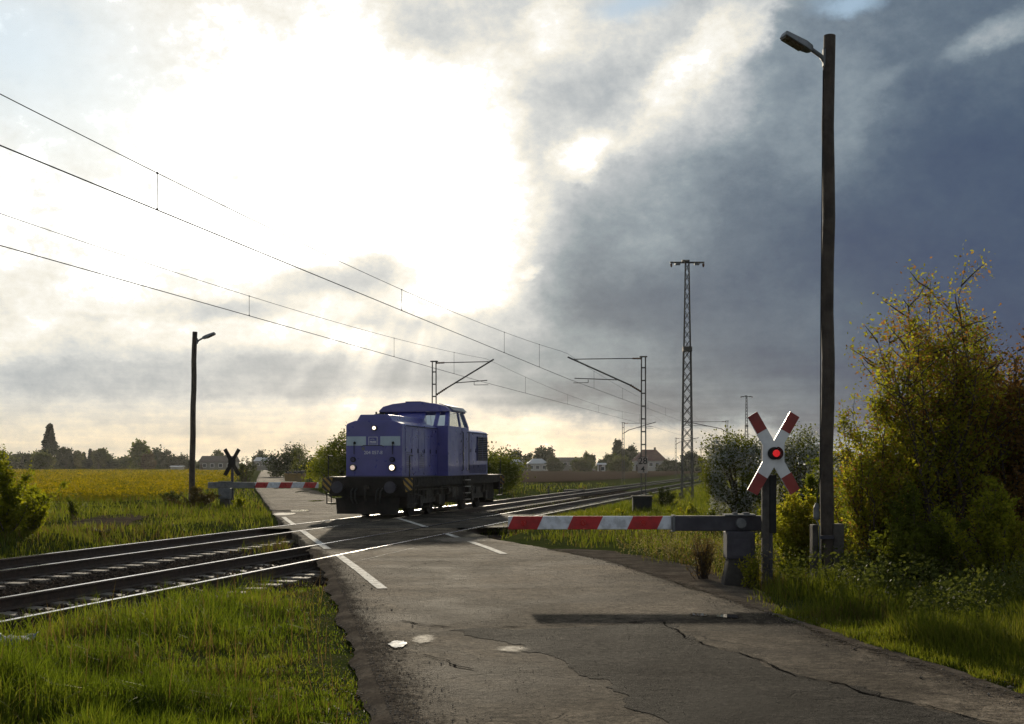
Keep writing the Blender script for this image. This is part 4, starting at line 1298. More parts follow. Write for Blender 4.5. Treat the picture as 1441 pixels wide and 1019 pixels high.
shrub('weed_clump', 'leafy twigs standing between the barrier pedestal and the warning cross post', 'weeds', base_at(1058, 17.9), 20, .72, .22, 1100, .045, M['leafY'], 111, 'weeds by the near barrier', side=6, lo=.2, tw=.006)

# hawthorn in blossom
bl = lambda C, rng: (fbm(C[:, 0] * 1.4, C[:, 2] * 1.4 + C[:, 1], 77) > -.25) & (rng.random(len(C)) < .55) & (C[:, 0] > -.85)
def hawthorn(px, Y, h, w, seed, label, n):
    rng = np.random.default_rng(seed)
    t = thing('hawthorn_bush', label, 'bush', base_at(px, Y), 0, 'hawthorns by the track')
    cs = []
    for i in range(75):
        d = rng.normal(0, 1, 3); d /= np.linalg.norm(d)
        q = rng.uniform(.5, 1)
        x = d[0] * w * .5 * q; z = h * .52 + d[2] * h * .46 * q
        cs.append((x, d[1] * w * .42 * q, max(.08, z)))
    cs = np.array(cs); pk = rng.integers(0, len(cs), n)
    C = cs[pk] + rng.normal(0, .15, (n, 3)); C = C[C[:, 2] > .03]
    k = bl(C, rng)
    leaves('foliage', C[~k], .075, M['leafH'], t, rng); leaves('blossom', C[k], .060, M['blossom'], t, rng, .3, .9)
    m = MB()
    for c in cs[::2]: m.tube([(c[0] * .12, c[1] * .12, -.1), (c[0] * .4, c[1] * .4, c[2] * .6), tuple(c)], [.035, .02, .006], 4, cap=False)
    m.build('branches', M['twig'], t, fix=False)
    return t
hawthorn(1040, 35, 2.65, 2.3, 201, 'larger blossoming hawthorn left of the warning cross post', 21000)
hawthorn(1128, 35.5, 2.75, 2.0, 202, 'blossoming hawthorn directly behind the warning cross, next to the near lamp post', 16000)
shrub('weed_clump', 'wispy shoots sticking up above the hawthorns behind the warning cross', 'weeds', base_at(1105, 36), 12, 3.1, .07, 500, .08, M['leafG'], 203, 'weeds by the near barrier', side=6, lo=.6, tw=.012)

# bushes around the tracks
gtr = 'small bushes beside the tracks'
shrub('trackside_bush', 'pale round bush between the kilometre plate mast and the pylon foot', 'bush', base_at(937, 50), 22, .95, .6, 2600, .07, M['leafM'], 301, gtr, side=8, lo=0, tw=.012)
shrub('trackside_bush', 'low olive bush below the pylon foot', 'bush', base_at(973, 42), 22, .62, .75, 2600, .06, M['leafY'], 302, gtr, side=8, lo=0, tw=.012)
shrub('trackside_bush', 'low bush left of the hawthorn at its foot', 'bush', base_at(1000, 33), 22, .65, .7, 2600, .055, M['leafG'], 303, gtr, side=8, lo=0, tw=.012)
shrub('trackside_bush', 'low weeds left of the mast foundation beside the near rail', 'bush', base_at(868, 41), 18, .45, .8, 1800, .05, M['leafY'], 304, gtr, side=8, lo=0, tw=.01)
shrub('leafy_bush', 'bright yellow green bush at the left edge of the picture', 'bush', base_at(2, 28.5), 38, 2.15, .42, 14000, .085, M['leafB'], 305, 'bushes beyond the far track', side=10, lo=0, tw=.018)
shrub('leafy_bush', 'lower bright bush just right of the left edge bush', 'bush', base_at(48, 29.5), 26, 1.2, .42, 6500, .075, M['leafB'], 306, 'bushes beyond the far track', side=9, lo=0, tw=.014)
shrub('leafy_bush', 'thin sapling bush standing alone in front of the yellow field', 'bush', base_at(103, 40), 10, 1.1, .22, 700, .075, M['leafG'], 307, 'bushes beyond the far track', side=7, lo=.2, tw=.012)
shrub('leafy_bush', 'dark brownish bush at the foot of the distant lamp post', 'bush', base_at(275, 52), 34, .95, .85, 4200, .085, M['leafO'], 308, 'bushes beyond the far track', side=9, lo=0, tw=.018)
shrub('leafy_bush', 'small dark bush left of the distant lamp post foot', 'bush', base_at(243, 56), 22, .75, .7, 1800, .085, M['leafM'], 309, 'bushes beyond the far track', side=9, lo=0, tw=.018)
shrub('leafy_bush', 'green bush tuft right at the far barrier pedestal', 'bush', base_at(338, 51), 16, .55, .6, 1300, .07, M['leafB'], 310, 'bushes beyond the far track', side=8, lo=0, tw=.012)
tree('roadside_tree', 'bushy green tree directly left of the locomotive front', base_at(482, 92), 4.4, 3.4, 8000, .17, M['leafG'], 401, group='trees along the far road', crown_lo=.05, clumps=70)
tree('roadside_tree', 'lower light green bush left of the locomotive, by the far road', base_at(456, 100), 3.0, 3.6, 6000, .17, M['leafB'], 402, group='trees along the far road', crown_lo=.05, clumps=60)
tree('roadside_tree', 'dark round tree right of the far road, behind the yellow container', base_at(405, 190), 4.6, 4.6, 5000, .3, M['leafD'], 403, group='trees along the far road', crown_lo=.05, clumps=60)
tree('roadside_tree', 'sparse thin topped tree right of the dark round one by the far road', base_at(424, 170), 4.8, 3.0, 900, .2, M['leafM'], 404, group='trees along the far road', crown_lo=.1)
tree('roadside_tree', 'dark bush between the sparse tree and the light green bush', base_at(436, 150), 2.7, 3.2, 3000, .25, M['leafM'], 405, group='trees along the far road', crown_lo=.05)
tree('roadside_tree', 'dense green bush behind the locomotive rear, against the brown field', base_at(703, 76), 2.5, 2.6, 7000, .13, M['leafG'], 406, group='trees along the far road', crown_lo=.0, clumps=70)
tree('roadside_tree', 'bush hidden mostly by the locomotive rear end', base_at(676, 80), 2.9, 3.0, 5000, .15, M['leafM'], 407, group='trees along the far road', crown_lo=.0, clumps=60)
shrub('roadside_sapling', 'vase shaped thin tree right behind the far warning cross', 'tree', base_at(345, 118), 16, 2.9, .28, 1500, .14, M['leafM'], 408, 'trees along the far road', side=8, lo=.35, tw=.05)

# far tree line: (px, top y, width px, distance, material, shape, label)
FT = [
    (70, 598, 36, 480, 'leafC', 'conifer', 'tallest dark conifer beyond the yellow field at left'),
    (93, 626, 20, 470, 'leafD', 'round', 'dark tree leaning on the right side of the tallest conifer'),
    (8, 636, 34, 500, 'leafM', 'round', 'pale wide tree at the far left end of the distant tree row'),
    (40, 634, 26, 510, 'leafD', 'round', 'dark bushy tree immediately left of the tallest conifer'),
    (58, 638, 30, 430, 'leafM', 'round', 'lighter low tree in front of the tallest conifer'),
    (106, 634, 16, 480, 'leafM', 'round', 'round topped tree, second to the right of the tallest conifer'),
    (118, 637, 16, 500, 'leafD', 'conifer', 'short dark spruce in the row right of the tallest conifer'),
    (127, 632, 14, 480, 'leafC', 'conifer', 'small pointed spruce midway along the left tree row'),
    (138, 631, 18, 470, 'leafM', 'round', 'loose pale tree beside the small pointed spruce'),
    (152, 641, 26, 480, 'leafD', 'round', 'low dark tree in the dip of the left tree row'),
    (172, 642, 26, 500, 'leafM', 'round', 'low tree just before the lone pointed green tree'),
    (197, 626, 24, 450, 'leafG', 'poplar', 'lone pointed green tree between conifer and distant lamp post'),
    (209, 641, 20, 440, 'leafO', 'round', 'rust coloured tree under the lone pointed green tree'),
    (228, 633, 30, 470, 'leafD', 'round', 'broad dark tree left of the distant lamp post'),
    (254, 640, 22, 470, 'leafD', 'round', 'lower dark tree touching the distant lamp post from the left'),
    (286, 650, 16, 430, 'leafD', 'round', 'small dark shrub tree right of the distant lamp post'),
    (309, 634, 18, 460, 'leafM', 'round', 'tree over the roof of the dark house by the far cross'),
    (366, 638, 24, 520, 'leafD', 'round', 'round tree behind the pale roofed shed at the road end'),
    (722, 631, 22, 420, 'leafD', 'round', 'round dark tree above the left white bungalow'),
    (743, 634, 14, 430, 'leafM', 'round', 'thin loose tree between the two white bungalows'),
    (765, 629, 26, 420, 'leafD', 'round', 'broad dark tree above the right white bungalow'),
    (700, 638, 20, 430, 'leafM', 'round', 'tree half hidden by the locomotive rear and bush'),
    (781, 646, 20, 380, 'leafD', 'round', 'low dark tree right of the right white bungalow'),
    (831, 638, 12, 420, 'leafM', 'round', 'small round tree at the right end of the long grey building'),
    (818, 648, 30, 360, 'leafM', 'round', 'low hedge tree in front of the long grey building'),
    (846, 645, 14, 380, 'leafD', 'round', 'small dark tree left of the poplar'),
    (858, 641, 18, 400, 'leafM', 'round', 'bushy tree at the left foot of the poplar'),
    (869, 620, 12, 420, 'leafD', 'poplar', 'slim tall poplar left of the red roofed house'),
    (886, 630, 22, 410, 'leafD', 'round', 'broad tree between the poplar and the red roofed house'),
    (872, 646, 26, 360, 'leafM', 'round', 'low tree in front of the poplar'),
    (947, 648, 24, 380, 'leafD', 'round', 'low dark tree right of the red roofed house'),
    (968, 641, 24, 420, 'leafD', 'round', 'dark tree seen through the tall lattice pylon'),
    (985, 640, 18, 420, 'leafM', 'round', 'loose tree right of the tall lattice pylon'),
    (1006, 646, 26, 430, 'leafD', 'round', 'dark tree at the left edge of the larger hawthorn'),
    (1180, 640, 40, 300, 'leafM', 'round', 'distant tree seen just right of the near lamp post'),
]
for i, (px, ty, wpx, Y, mt, shp, lb) in enumerate(FT):
    h = EYE + (HY - ty) / F * Y + .1; w_ = wpx / F * Y
    tree('distant_tree', lb, ((px - CX) / F * Y, Y, -.15), h, w_, 4200 if shp != 'conifer' else 9000, (.10 if shp != 'conifer' else .055) * (h * w_) ** .5 + .12, M[mt], 500 + i, shp, .03 * h, 'distant trees beyond the fields', crown_lo=.03, clumps=44)


def hedge(label, px0, px1, ytop, Y, mat, seed, n):
    rng = np.random.default_rng(seed)
    x0, x1 = (px0 - CX) / F * Y, (px1 - CX) / F * Y
    h = EYE + (HY - ytop) / F * Y
    t = thing('distant_hedge', label, 'hedge', ((x0 + x1) / 2, Y, -.15), 0, 'hedges beyond the fields')
    x = rng.uniform(x0, x1, n) - (x0 + x1) / 2
    hh = h * (.72 + .38 * vnoise(x * .22, x * 0, seed) + .2 * vnoise(x * .9, x * 0, seed + 4))
    C = np.stack([x, rng.normal(0, 2.2, n), hh * rng.random(n) ** .7], -1)
    leaves('foliage', C, .7, mat, t, rng, .2, .8)
    m = MB()
    for k in range(24):
        xx = (x1 - x0) * (k / 23 - .5)
        m.tube([(xx, 0, 0), (xx + .3, 0, h * .6)], [.12, .04], 4)
    m.build('stems', M['bark'], t, fix=False)
    return t


hedge('long dark hedge along the far edge of the yellow field', -60, 345, 648, 515, M['leafD'], 601, 16000)
hedge('dark hedge along the far edge of the brown field', 685, 1010, 653, 440, M['leafD'], 602, 9000)
hedge('dark hedge right of the tall lattice pylon, beyond the tracks', 925, 1012, 649, 380, M['leafD'], 603, 4000)
hedge('hedge on the horizon behind the shrubs at right', 1140, 1470, 646, 330, M['leafM'], 604, 7000)

# ------------------------------------------------------------------ houses
def house(name, label, px0, px1, yeave, yridge, Y, wall, roof, depth, rooftype='gable', windows=3, chimney=False, door=True, cat='house'):
    x0, x1 = (px0 - CX) / F * Y, (px1 - CX) / F * Y
    w_ = x1 - x0; ze = EYE + (HY - yeave) / F * Y + .15; zr = EYE + (HY - yridge) / F * Y + .15
    t = thing(name, label, cat, ((x0 + x1) / 2, Y, -.15), 0)
    hw = w_ / 2
    MB().bb(-hw, hw, 0, depth, -.5, ze).build('wall', wall, t)
    m = MB(); e = .35
    if rooftype == 'flat':
        m.bb(-hw - e, hw + e, -e, depth + e, ze + .002, zr)
    elif rooftype == 'hip':
        ins = hw * .55
        vs = [(-hw - e, -e, ze), (hw + e, -e, ze), (hw + e, depth + e, ze), (-hw - e, depth + e, ze), (-hw + ins, depth / 2, zr), (hw - ins, depth / 2, zr)]
        m.add(vs, [(0, 1, 5, 4), (1, 2, 5), (2, 3, 4, 5), (3, 0, 4), (3, 2, 1, 0)])
    elif rooftype == 'front':     # gable towards us
        m.prism([(-hw - e, ze), (hw + e, ze), (0, zr)], 'y', -e, depth + e)
    else:
        vs = [(-hw - e, -e, ze), (hw + e, -e, ze), (hw + e, depth + e, ze), (-hw - e, depth + e, ze), (-hw - e, depth / 2, zr), (hw + e, depth / 2, zr)]
        m.add(vs, [(0, 1, 5, 4), (1, 2, 5), (2, 3, 4, 5), (3, 0, 4), (3, 2, 1, 0)])
    rf = m.build('roof', roof, t)
    if chimney: MB().bb(hw * .3, hw * .3 + .6, depth / 2 - .3, depth / 2 + .3, zr - .5, zr + .7).build('chimney', M['roofbrown'], rf)
    for k in range(windows):
        x = -hw + w_ * (k + .5) / windows + (.2 if door and k == 0 else 0)
        fr = MB().bb(x - .62, x + .62, -.05, -.002, ze - 1.75, ze - .55).build('window', M['signwhite'], t)
        MB().bb(x - .52, x + .52, -.06, -.051, ze - 1.65, ze - .65).build('pane', M['pane'], fr)
    if door: MB().bb(-hw + .15, -hw + 1.05, -.05, -.002, 0, 2.1).build('door', M['roofbrown'], t)
    return t


house('bungalow', 'left one of the two white bungalows with pale hipped roofs beyond the brown field', 714, 736, 652.5, 646.5, 400, M['houseW'], M['roofpale'], 7, 'hip', 2)
house('bungalow', 'right one of the two white bungalows, wider roof, beyond the brown field', 742, 771, 652.5, 645.5, 395, M['houseW'], M['roofpale'], 8, 'hip', 3)
house('long_building', 'long low grey building with a dark roof beyond the brown field', 784, 838, 648, 643.5, 430, M['houseG'], M['roofbrown'], 9, 'gable', 7, cat='building')
house('small_shed', 'small white shed left of the poplar foot', 842, 852, 654, 651.5, 375, M['houseW'], M['roofpale'], 4, 'gable', 1, cat='shed')
house('red_roofed_house', 'large house with a steep red roof behind the kilometre plate', 894, 938, 648.5, 632.5, 395, M['houseW'], M['roofred'], 10, 'hip', 5, True)
house('dark_house', 'dark gabled house beyond the yellow field behind the far warning cross', 281, 328, 650, 641.5, 400, M['houseG'], M['roofbrown'], 9, 'gable', 4)
house('farm_shed', 'shed with a broad pale roof closing the far end of the road', 358, 384, 649, 643.5, 470, M['houseG'], M['roofpale'], 10, 'gable', 3, cat='building')
house('flat_roofed_house', 'dark low house with a flat roof at the far left horizon', 14, 34, 642, 638.5, 520, M['houseG'], M['roofbrown'], 9, 'gable', 3)
house('garden_shed', 'small white hut at the field edge left of the distant lamp post', 240, 256, 657, 655.5, 420, M['houseW'], M['roofpale'], 3, 'gable', 1, cat='shed', door=False)

# yellow container by the far road, trackside bits
q = W(415, 677, 139)
t = thing('waste_container', 'low yellow brown container with dark rubbish on the verge of the far road', 'container', (q.x, 139, -.1), .15)
MB().prism([(-1.05, 0), (1.05, 0), (1.15, .95), (-1.15, .95)], 'y', -.6, .6).build('tub', M['skip'], t, bevel=.03)
m = MB(); 
for k in range(9): m.box((random.uniform(-.9, .9), random.uniform(-.4, .4), 1.0), (random.uniform(.3, .6), .4, random.uniform(.15, .4)), random.uniform(0, 3))
m.build('rubbish', M['blackrub'], t)
def post(label, px, py, hpx, w_):
    p = G(px, py, -.1); h = hpx / F * p.y
    t = thing('marker_post', label, 'post', (p.x, p.y, -.2), 0, 'short posts beside the tracks')
    MB().bb(-w_, w_, -w_, w_, -.1, h).build('shaft', M['black'], t, bevel=.01)
    MB().bb(-w_ * 1.3, w_ * 1.3, -w_ * 1.3, w_ * 1.3, h + .002, h + .05).build('cap', M['concrete'], t, bevel=.01)
post('short black post in the grass left of the far track, beyond the locomotive', 772, 695, 12, .05)
post('short dark post beside the near track at the pylon foot', 957, 707, 15, .05)
post('slim post left of the far road near the vase shaped tree', 353, 668, 6, .06)
q = G(808, 690)
t = thing('concrete_slab', 'low grey concrete trough lid beside the far track', 'slab', (q.x, q.y, -.15), .2)
MB().bb(-.7, .7, -.25, .25, 0, .22).build('lid', M['concrete'], t, bevel=.02); MB().bb(-.6, .6, -.2, .2, -.3, -.001).build('trough', M['concrete'], t)
p = T(-9.6, .45)
t = thing('axle_counter', 'pale blue sensor box clipped inside the far track left of the road', 'sensor box', (p.x, p.y, -.18), RZ)
MB().bb(-.28, .28, -.09, .09, 0, .11).build('housing', M['palepaint'], t, bevel=.02); MB().bb(-.12, .12, .095, .2, .01, .05).build('mount', M['galv'], t)
# crumpled plastic in the grass, bottom left
q = G(12, 930)
rng = np.random.default_rng(77)
g = 12; V = []
for i in range(g):
    for j in range(g):
        V.append(((i / (g - 1) - .5) * .34, (j / (g - 1) - .5) * .5, .08 + .07 * float(fbm(i * .45, j * .45, 70))))
idx = np.arange(g * g).reshape(g, g)
Q = np.stack([idx[:-1, :-1], idx[:-1, 1:], idx[1:, 1:], idx[1:, :-1]], -1).reshape(-1, 4)
o = np_mesh('plastic_sheet', V, Q, mat=M['bag']); o.location = (q.x, q.y, .1)
sm = o.modifiers.new('thick', 'SOLIDIFY'); sm.thickness = .004
tag(o, 'crumpled blue grey plastic sheet in the grass at the bottom left', 'litter')

q = G(903.5, 722)
t = thing('trackside_cabinet', 'dark equipment cabinet standing in front of the kilometre plate mast', 'cabinet', (q.x, q.y, -.1), 0)
MB().bb(-.34, .34, -.2, .2, .08, .68).build('housing', M['black'], t, bevel=.02)
MB().bb(-.37, .37, -.23, .23, .682, .72).build('lid', M['concrete'], t, bevel=.01)
MB().bb(-.30, .30, -.17, .17, -.3, .079).build('plinth', M['concrete'], t)
MB().bb(-.28, .28, -.215, -.201, .14, .62).build('door', M['black'], t, bevel=.005)
# fields
sheet('ploughed_field', [((px - CX) / F * Y, Y) for px, Y in ((660, 150), (690, 128), (800, 135), (880, 165), (990, 330), (1000, 432), (690, 432), (640, 432), (600, 300))], .0, M['plough'], jit=2.0, sub=8)

# rapeseed: canopy sheet and blossoming stems
ysf = np.concatenate([np.arange(60, 120, 1.2), np.geomspace(120, 512, 60)])
V = []; nxr = 90
for y_ in ysf:
    xr_ = float(np.interp(y_, [60, 90, 140, 300, 512], [(228 - CX) / F * 60, (290 - CX) / F * 90, (330 - CX) / F * 140, (345 - CX) / F * 300, (350 - CX) / F * 512]))
    xl_ = -.62 * y_ - 10
    for k in range(nxr):
        x = xl_ + (xr_ - xl_) * k / (nxr - 1)
        edge = min(1, k / 3, (nxr - 1 - k) / 2)
        z = (.42 + .12 * float(fbm(x * .5, y_ * .5, 90))) * float(sst(59, 66, y_ + 3 * float(vnoise(x * .3, 1.5, 91)))) * edge - .12 * (1 - edge) - .03
        V.append((x, y_, z))
idx = np.arange(len(V)).reshape(-1, nxr)
Q = np.stack([idx[:-1, :-1], idx[:-1, 1:], idx[1:, 1:], idx[1:, :-1]], -1).reshape(-1, 4)
o = np_mesh('rapeseed_field', V, Q, mat=M['canopy'], smooth=True); o['kind'] = 'stuff'
n = 70000
y = 1 / RNG.uniform(1 / 300., 1 / 56., n)
xr_ = np.interp(y, [56, 90, 140, 300], [(215 - CX) / F * 56, (290 - CX) / F * 90, (330 - CX) / F * 140, (345 - CX) / F * 300])
x = xr_ - RNG.random(n) * (.36 * y + 6)
x = x + RNG.normal(0, .4, n)
C = np.stack([x, y + RNG.normal(0, .5, n), .30 + .30 * RNG.random(n) ** .7 + .12 * fbm(x * .5, y * .5, 90)], -1)
V = leaf_quads(C, .05 + y * .0011, RNG, .5, .7)
o = np_mesh('rapeseed_blossom', V, np.arange(len(V)).reshape(-1, 4), mat=M['rape']); o['kind'] = 'stuff'

# ------------------------------------------------------------------ grass
def blades(name, X, Y, h, w, mat, lean=.35, z0=None):
    n = len(X); rng = RNG
    if z0 is None:
        _s, _o = so(X, Y)
        Z = np.maximum(gz(X, Y), np.interp(_o, ov, zv)) - .02
    else: Z = z0
    B = np.stack([X, Y, Z], -1)
    a = rng.uniform(0, 2 * np.pi, n)
    wd = np.stack([np.cos(a), np.sin(a), np.zeros(n)], -1) * (w / 2)[:, None]
    la = rng.uniform(0, 2 * np.pi, n); lm = np.abs(rng.normal(0, lean, n)) * h
    ld = np.stack([np.cos(la) * lm, np.sin(la) * lm, np.zeros(n)], -1)
    up = np.zeros((n, 3)); up[:, 2] = 1
    mid = B + up * (h * .55)[:, None] + ld * .35
    tip = B + up * (h * np.clip(1 - .35 * (lm / h) ** 2, .4, 1))[:, None] + ld
    V = np.stack([B - wd, B + wd, mid - wd * .75, mid + wd * .75, tip], 1).reshape(-1, 3)
    b = (np.arange(n) * 5)[:, None]
    Q = np.concatenate([b + np.array([[0, 1, 3, 2]])]); Tt = b + np.array([[2, 3, 4]])
    o = np_mesh(name, V, Q, Tt, mat=mat); o['kind'] = 'stuff'
    return o


def offroad(X, Y, m0=.25):
    return np.maximum(xl(Y) - X, X - xr(Y)) > m0


def keep_tracks(X, Y, lo=-2.2, hi=TRK + 1.0):
    s, o_ = so(X, Y)
    return (o_ < lo) | (o_ > hi)


# near left verge
n = 170000
Y = 1 / np.sqrt(RNG.uniform(1 / 31.0 ** 2, 1 / 7.2 ** 2, n))
X = xl(Y) + .2 - RNG.random(n) ** 1.0 * (.42 * Y + 2.2)
d = xl(Y) - X + .30 * fbm(X * 1.6, Y * 1.6, 61) + .12 * fbm(X * 7, Y * 7, 60) - .05
s_, o_ = so(X, Y)
dens = .55 + .75 * fbm(X * .9, Y * .9, 62)
k = (d > -.30) & (o_ > TRK + np.where(s_ > -17, .42, .72) + .30 * fbm(X, Y, 64)) & (RNG.random(n) < np.clip(dens + .25 + .6 * fbm(X * 3.1, Y * 3.1, 69), .06, 1)) & (RNG.random(n) < sst(-.25, .7, d) * .90 + .05)
X, Y, d, o_, s_ = X[k], Y[k], d[k], o_[k], s_[k]
hh = (.045 + .255 * sst(-.1, 1.5, d)) * (.62 + .75 * fbm(X * .8, Y * .8, 65) + .75 * np.maximum(0, fbm(X * 2.6, Y * 2.6, 68))) * RNG.uniform(.5, 1.4, len(X))
hh = np.clip(hh, .035, .55)
hh = np.where((s_ > -18) & (o_ < TRK + 3.2), np.maximum(hh, RNG.uniform(.08, .34, len(X))), hh)
dry = (RNG.random(len(X)) < np.clip(.52 - .36 * sst(.3, 2.2, d) + .5 * fbm(X * .7, Y * .7, 66), .02, .7))
blades('tall_grass', X[~dry], Y[~dry], hh[~dry], np.full((~dry).sum(), .0075) + .0002 * Y[~dry], M['grass'], .6)
blades('short_dry_grass', X[dry], Y[dry], hh[dry] * .7, np.full(dry.sum(), .005) + .0002 * Y[dry], M['drygrass'], .5)

n = 420
Y = RNG.uniform(8, 22, n); X = xl(Y) - .3 - RNG.random(n) * (.4 * Y); s_, o_ = so(X, Y); k = o_ > TRK + 1.2
blades('seed_stalks', X[k], Y[k], RNG.uniform(.28, .6, k.sum()), np.full(k.sum(), .006), M['drygrass'], .3)
# right verge (between road and railway, and under the shrubs)
n = 190000
Y = 1 / np.sqrt(RNG.uniform(1 / 50.0 ** 2, 1 / 8.0 ** 2, n))
X = xr(Y) + .1 + RNG.random(n) ** 1.15 * (.42 * Y + 1.0 - np.minimum(xr(Y), 3) * .2)
d = X - xr(Y) + .55 * fbm(X * 1.3, Y * 1.3, 71)
s_, o_ = so(X, Y)
bare = sst(15.5, 18, Y) * .95
k = (d > .02 + bare * .75 * (Y < 28)) & (o_ > TRK + .75) & (RNG.random(n) < np.clip(.8 + 1.2 * fbm(X * .8, Y * .8, 72) - .7 * (1 - sst(.3, 1.9, d)) * (Y > 15), .02, 1))
X, Y, d = X[k], Y[k], d[k]
hh = (.08 + .24 * sst(.3, 1.5, d)) * (.8 + .7 * fbm(X * .6, Y * .6, 75)) * RNG.uniform(.55, 1.25, len(X))
hh = np.clip(hh * (1 + .9 * np.maximum(0, fbm(X * 2.2, Y * 2.2, 78))), .04, .75) * np.where(Y > 20, .85, 1.25)
dry = RNG.random(len(X)) < np.clip(.16 + .35 * fbm(X * .5, Y * .5, 76) + .45 * np.exp(-((X - 2.9) / 1.0) ** 2 - ((Y - 21) / 4.5) ** 2), .02, .75)
blades('tall_grass', X[~dry], Y[~dry], hh[~dry], .006 + .00035 * Y[~dry], M['grassmid'], .42)
blades('short_dry_grass', X[dry], Y[dry], hh[dry] * .9, .004 + .0003 * Y[dry], M['drygrass'], .35)

n = 30000
Y = RNG.uniform(12.5, 19.5, n); X = xr(Y) + 1.0 + RNG.random(n) ** 1.3 * 6.0
k = (RNG.random(n) < np.clip(.45 + 1.3 * fbm(X * 1.1, Y * 1.1, 171), 0, 1)) & (X - xr(Y) > 1.1 + .5 * fbm(X * 2, Y * 2, 172))
X, Y = X[k], Y[k]
top = .22 + .42 * np.clip(.5 + fbm(X * 1.6, Y * 1.6, 173), 0, 1)
V = leaf_quads(np.stack([X, Y, gz(X, Y) + top * RNG.random(len(X)) ** .7], -1), .055, RNG, .1, .6)
o = np_mesh('roadside_weeds', V, np.arange(len(V)).reshape(-1, 4), mat=M['leafM']); o['kind'] = 'stuff'
n = 26000
Y = RNG.uniform(17.5, 25, n); X = 1.6 + RNG.random(n) * (2.2 + .08 * (Y - 17))
k = (X > xr(Y) + .9) & (RNG.random(n) < np.clip(.35 + 1.3 * fbm(X * 1.5, Y * 1.5, 181), 0, 1))
X, Y = X[k], Y[k]
V = leaf_quads(np.stack([X, Y, gz(X, Y) + .85 * RNG.random(len(X)) * np.clip(.6 + fbm(X * 2, Y * 2, 183), .1, 1)], -1), .045, RNG, .4, .5)
o = np_mesh('dry_weeds', V, np.arange(len(V)).reshape(-1, 4), mat=M['dryweed']); o['kind'] = 'stuff'
# beyond the far track, left and right of the road
n = 120000
Y = 1 / np.sqrt(RNG.uniform(1 / 140.0 ** 2, 1 / 22.0 ** 2, n))
X = RNG.uniform(-.50, .34, n) * Y
s_, o_ = so(X, Y)
soil = ((X - G(150, 738).x) / 1.9) ** 2 + ((Y - G(150, 738).y) / 3.2) ** 2
k = offroad(X, Y, .2) & (o_ < -2.2 + .5 * fbm(X, Y, 81)) & (soil + .5 * fbm(X, Y, 85) > 1)
k &= ~((Y > 128) & (X > -.02 * Y))
X, Y = X[k], Y[k]
hh = np.clip((.22 + .16 * fbm(X * .3, Y * .3, 82)) * RNG.uniform(.5, 1.3, len(X)), .05, .6)
dry = RNG.random(len(X)) < np.clip(.14 + .3 * fbm(X * .25, Y * .25, 86), .02, .5)
blades('meadow_grass', X[~dry], Y[~dry], hh[~dry], .008 + .00055 * Y[~dry], M['grassmid'], .4)
blades('short_dry_grass', X[dry], Y[dry], hh[dry], .006 + .0005 * Y[dry], M['drygrass'], .4)
# verge of the railway further off, right side of the tracks, and weeds between the tracks
n = 26000
Y = 1 / np.sqrt(RNG.uniform(1 / 240.0 ** 2, 1 / 40.0 ** 2, n))
s = (Y - P0.y); o_ = TRK + 1.3 + RNG.random(n) ** 1.5 * 14
P = np.array(P0)[None] + (s / D.y)[:, None] * np.array(D)[None] + o_[:, None] * np.array(N)[None]
X, Y2 = P[:, 0], P[:, 1]
k = offroad(X, Y2, .3) & (Y2 > 38)
blades('meadow_grass', X[k], Y2[k], np.clip(.25 * RNG.uniform(.5, 1.4, k.sum()), .05, .5), .008 + .0005 * Y2[k], M['grassmid'], .4)
n = 5200
s = RNG.normal(-9.0, 1.9, n); o_ = RNG.normal(2.15, .45, n)
k = (s < -6.2) & (s > -15)
P = np.array(P0)[None] + s[:, None] * np.array(D)[None] + o_[:, None] * np.array(N)[None]
X, Y = P[:, 0], P[:, 1]
k &= offroad(X, Y, .3)
half = RNG.random(n) < .5
blades('track_weeds', X[k & half], Y[k & half], RNG.uniform(.08, .34, (k & half).sum()), np.full((k & half).sum(), .012), M['grassmid'], .5, np.full((k & half).sum(), -.22))
blades('short_dry_grass', X[k & ~half], Y[k & ~half], RNG.uniform(.08, .30, (k & ~half).sum()), np.full((k & ~half).sum(), .010), M['drygrass'], .5, np.full((k & ~half).sum(), -.22))
n = 9000
s = RNG.uniform(4, 40, n); o_ = RNG.choice([0, TRK], n) + RNG.normal(0, .9, n)
P = np.array(P0)[None] + s[:, None] * np.array(D)[None] + o_[:, None] * np.array(N)[None]
k = offroad(P[:, 0], P[:, 1], .1) & (RNG.random(n) < .25)
blades('track_weeds', P[k, 0], P[k, 1], RNG.uniform(.04, .16, k.sum()), np.full(k.sum(), .012), M['grassmid'], .5, np.full(k.sum(), -.22))

# ------------------------------------------------------------------ sun, sky, camera
SUN = Vector((-.074, 1.0, .2126)).normalized()
sl = bpy.data.lights.new('sun', 'SUN'); sl.energy = 5.0; sl.angle = math.radians(.9); sl.color = (1.0, .87, .66)
so_ = bpy.data.objects.new('sun', sl); COL.objects.link(so_)
so_.rotation_euler = SUN.to_track_quat('Z', 'Y').to_euler(); so_.location = (0, 0, 30)

wd = bpy.data.worlds.new('World'); SC.world = wd; wd.use_nodes = True
nt = NT(wd.node_tree)
bg = wd.node_tree.nodes['Background']
tc = nt.new('ShaderNodeTexCoord')
vec = tc.outputs['Generated']
sep = nt.new('ShaderNodeSeparateXYZ'); nt.link(vec, sep.inputs[0])
DEG = 180 / math.pi
az = nt.math('MULTIPLY', nt.math('ARCTAN2', sep.outputs[0], sep.outputs[1]), DEG)
el = nt.math('MULTIPLY', nt.math('ARCSINE', sep.outputs[2]), DEG)
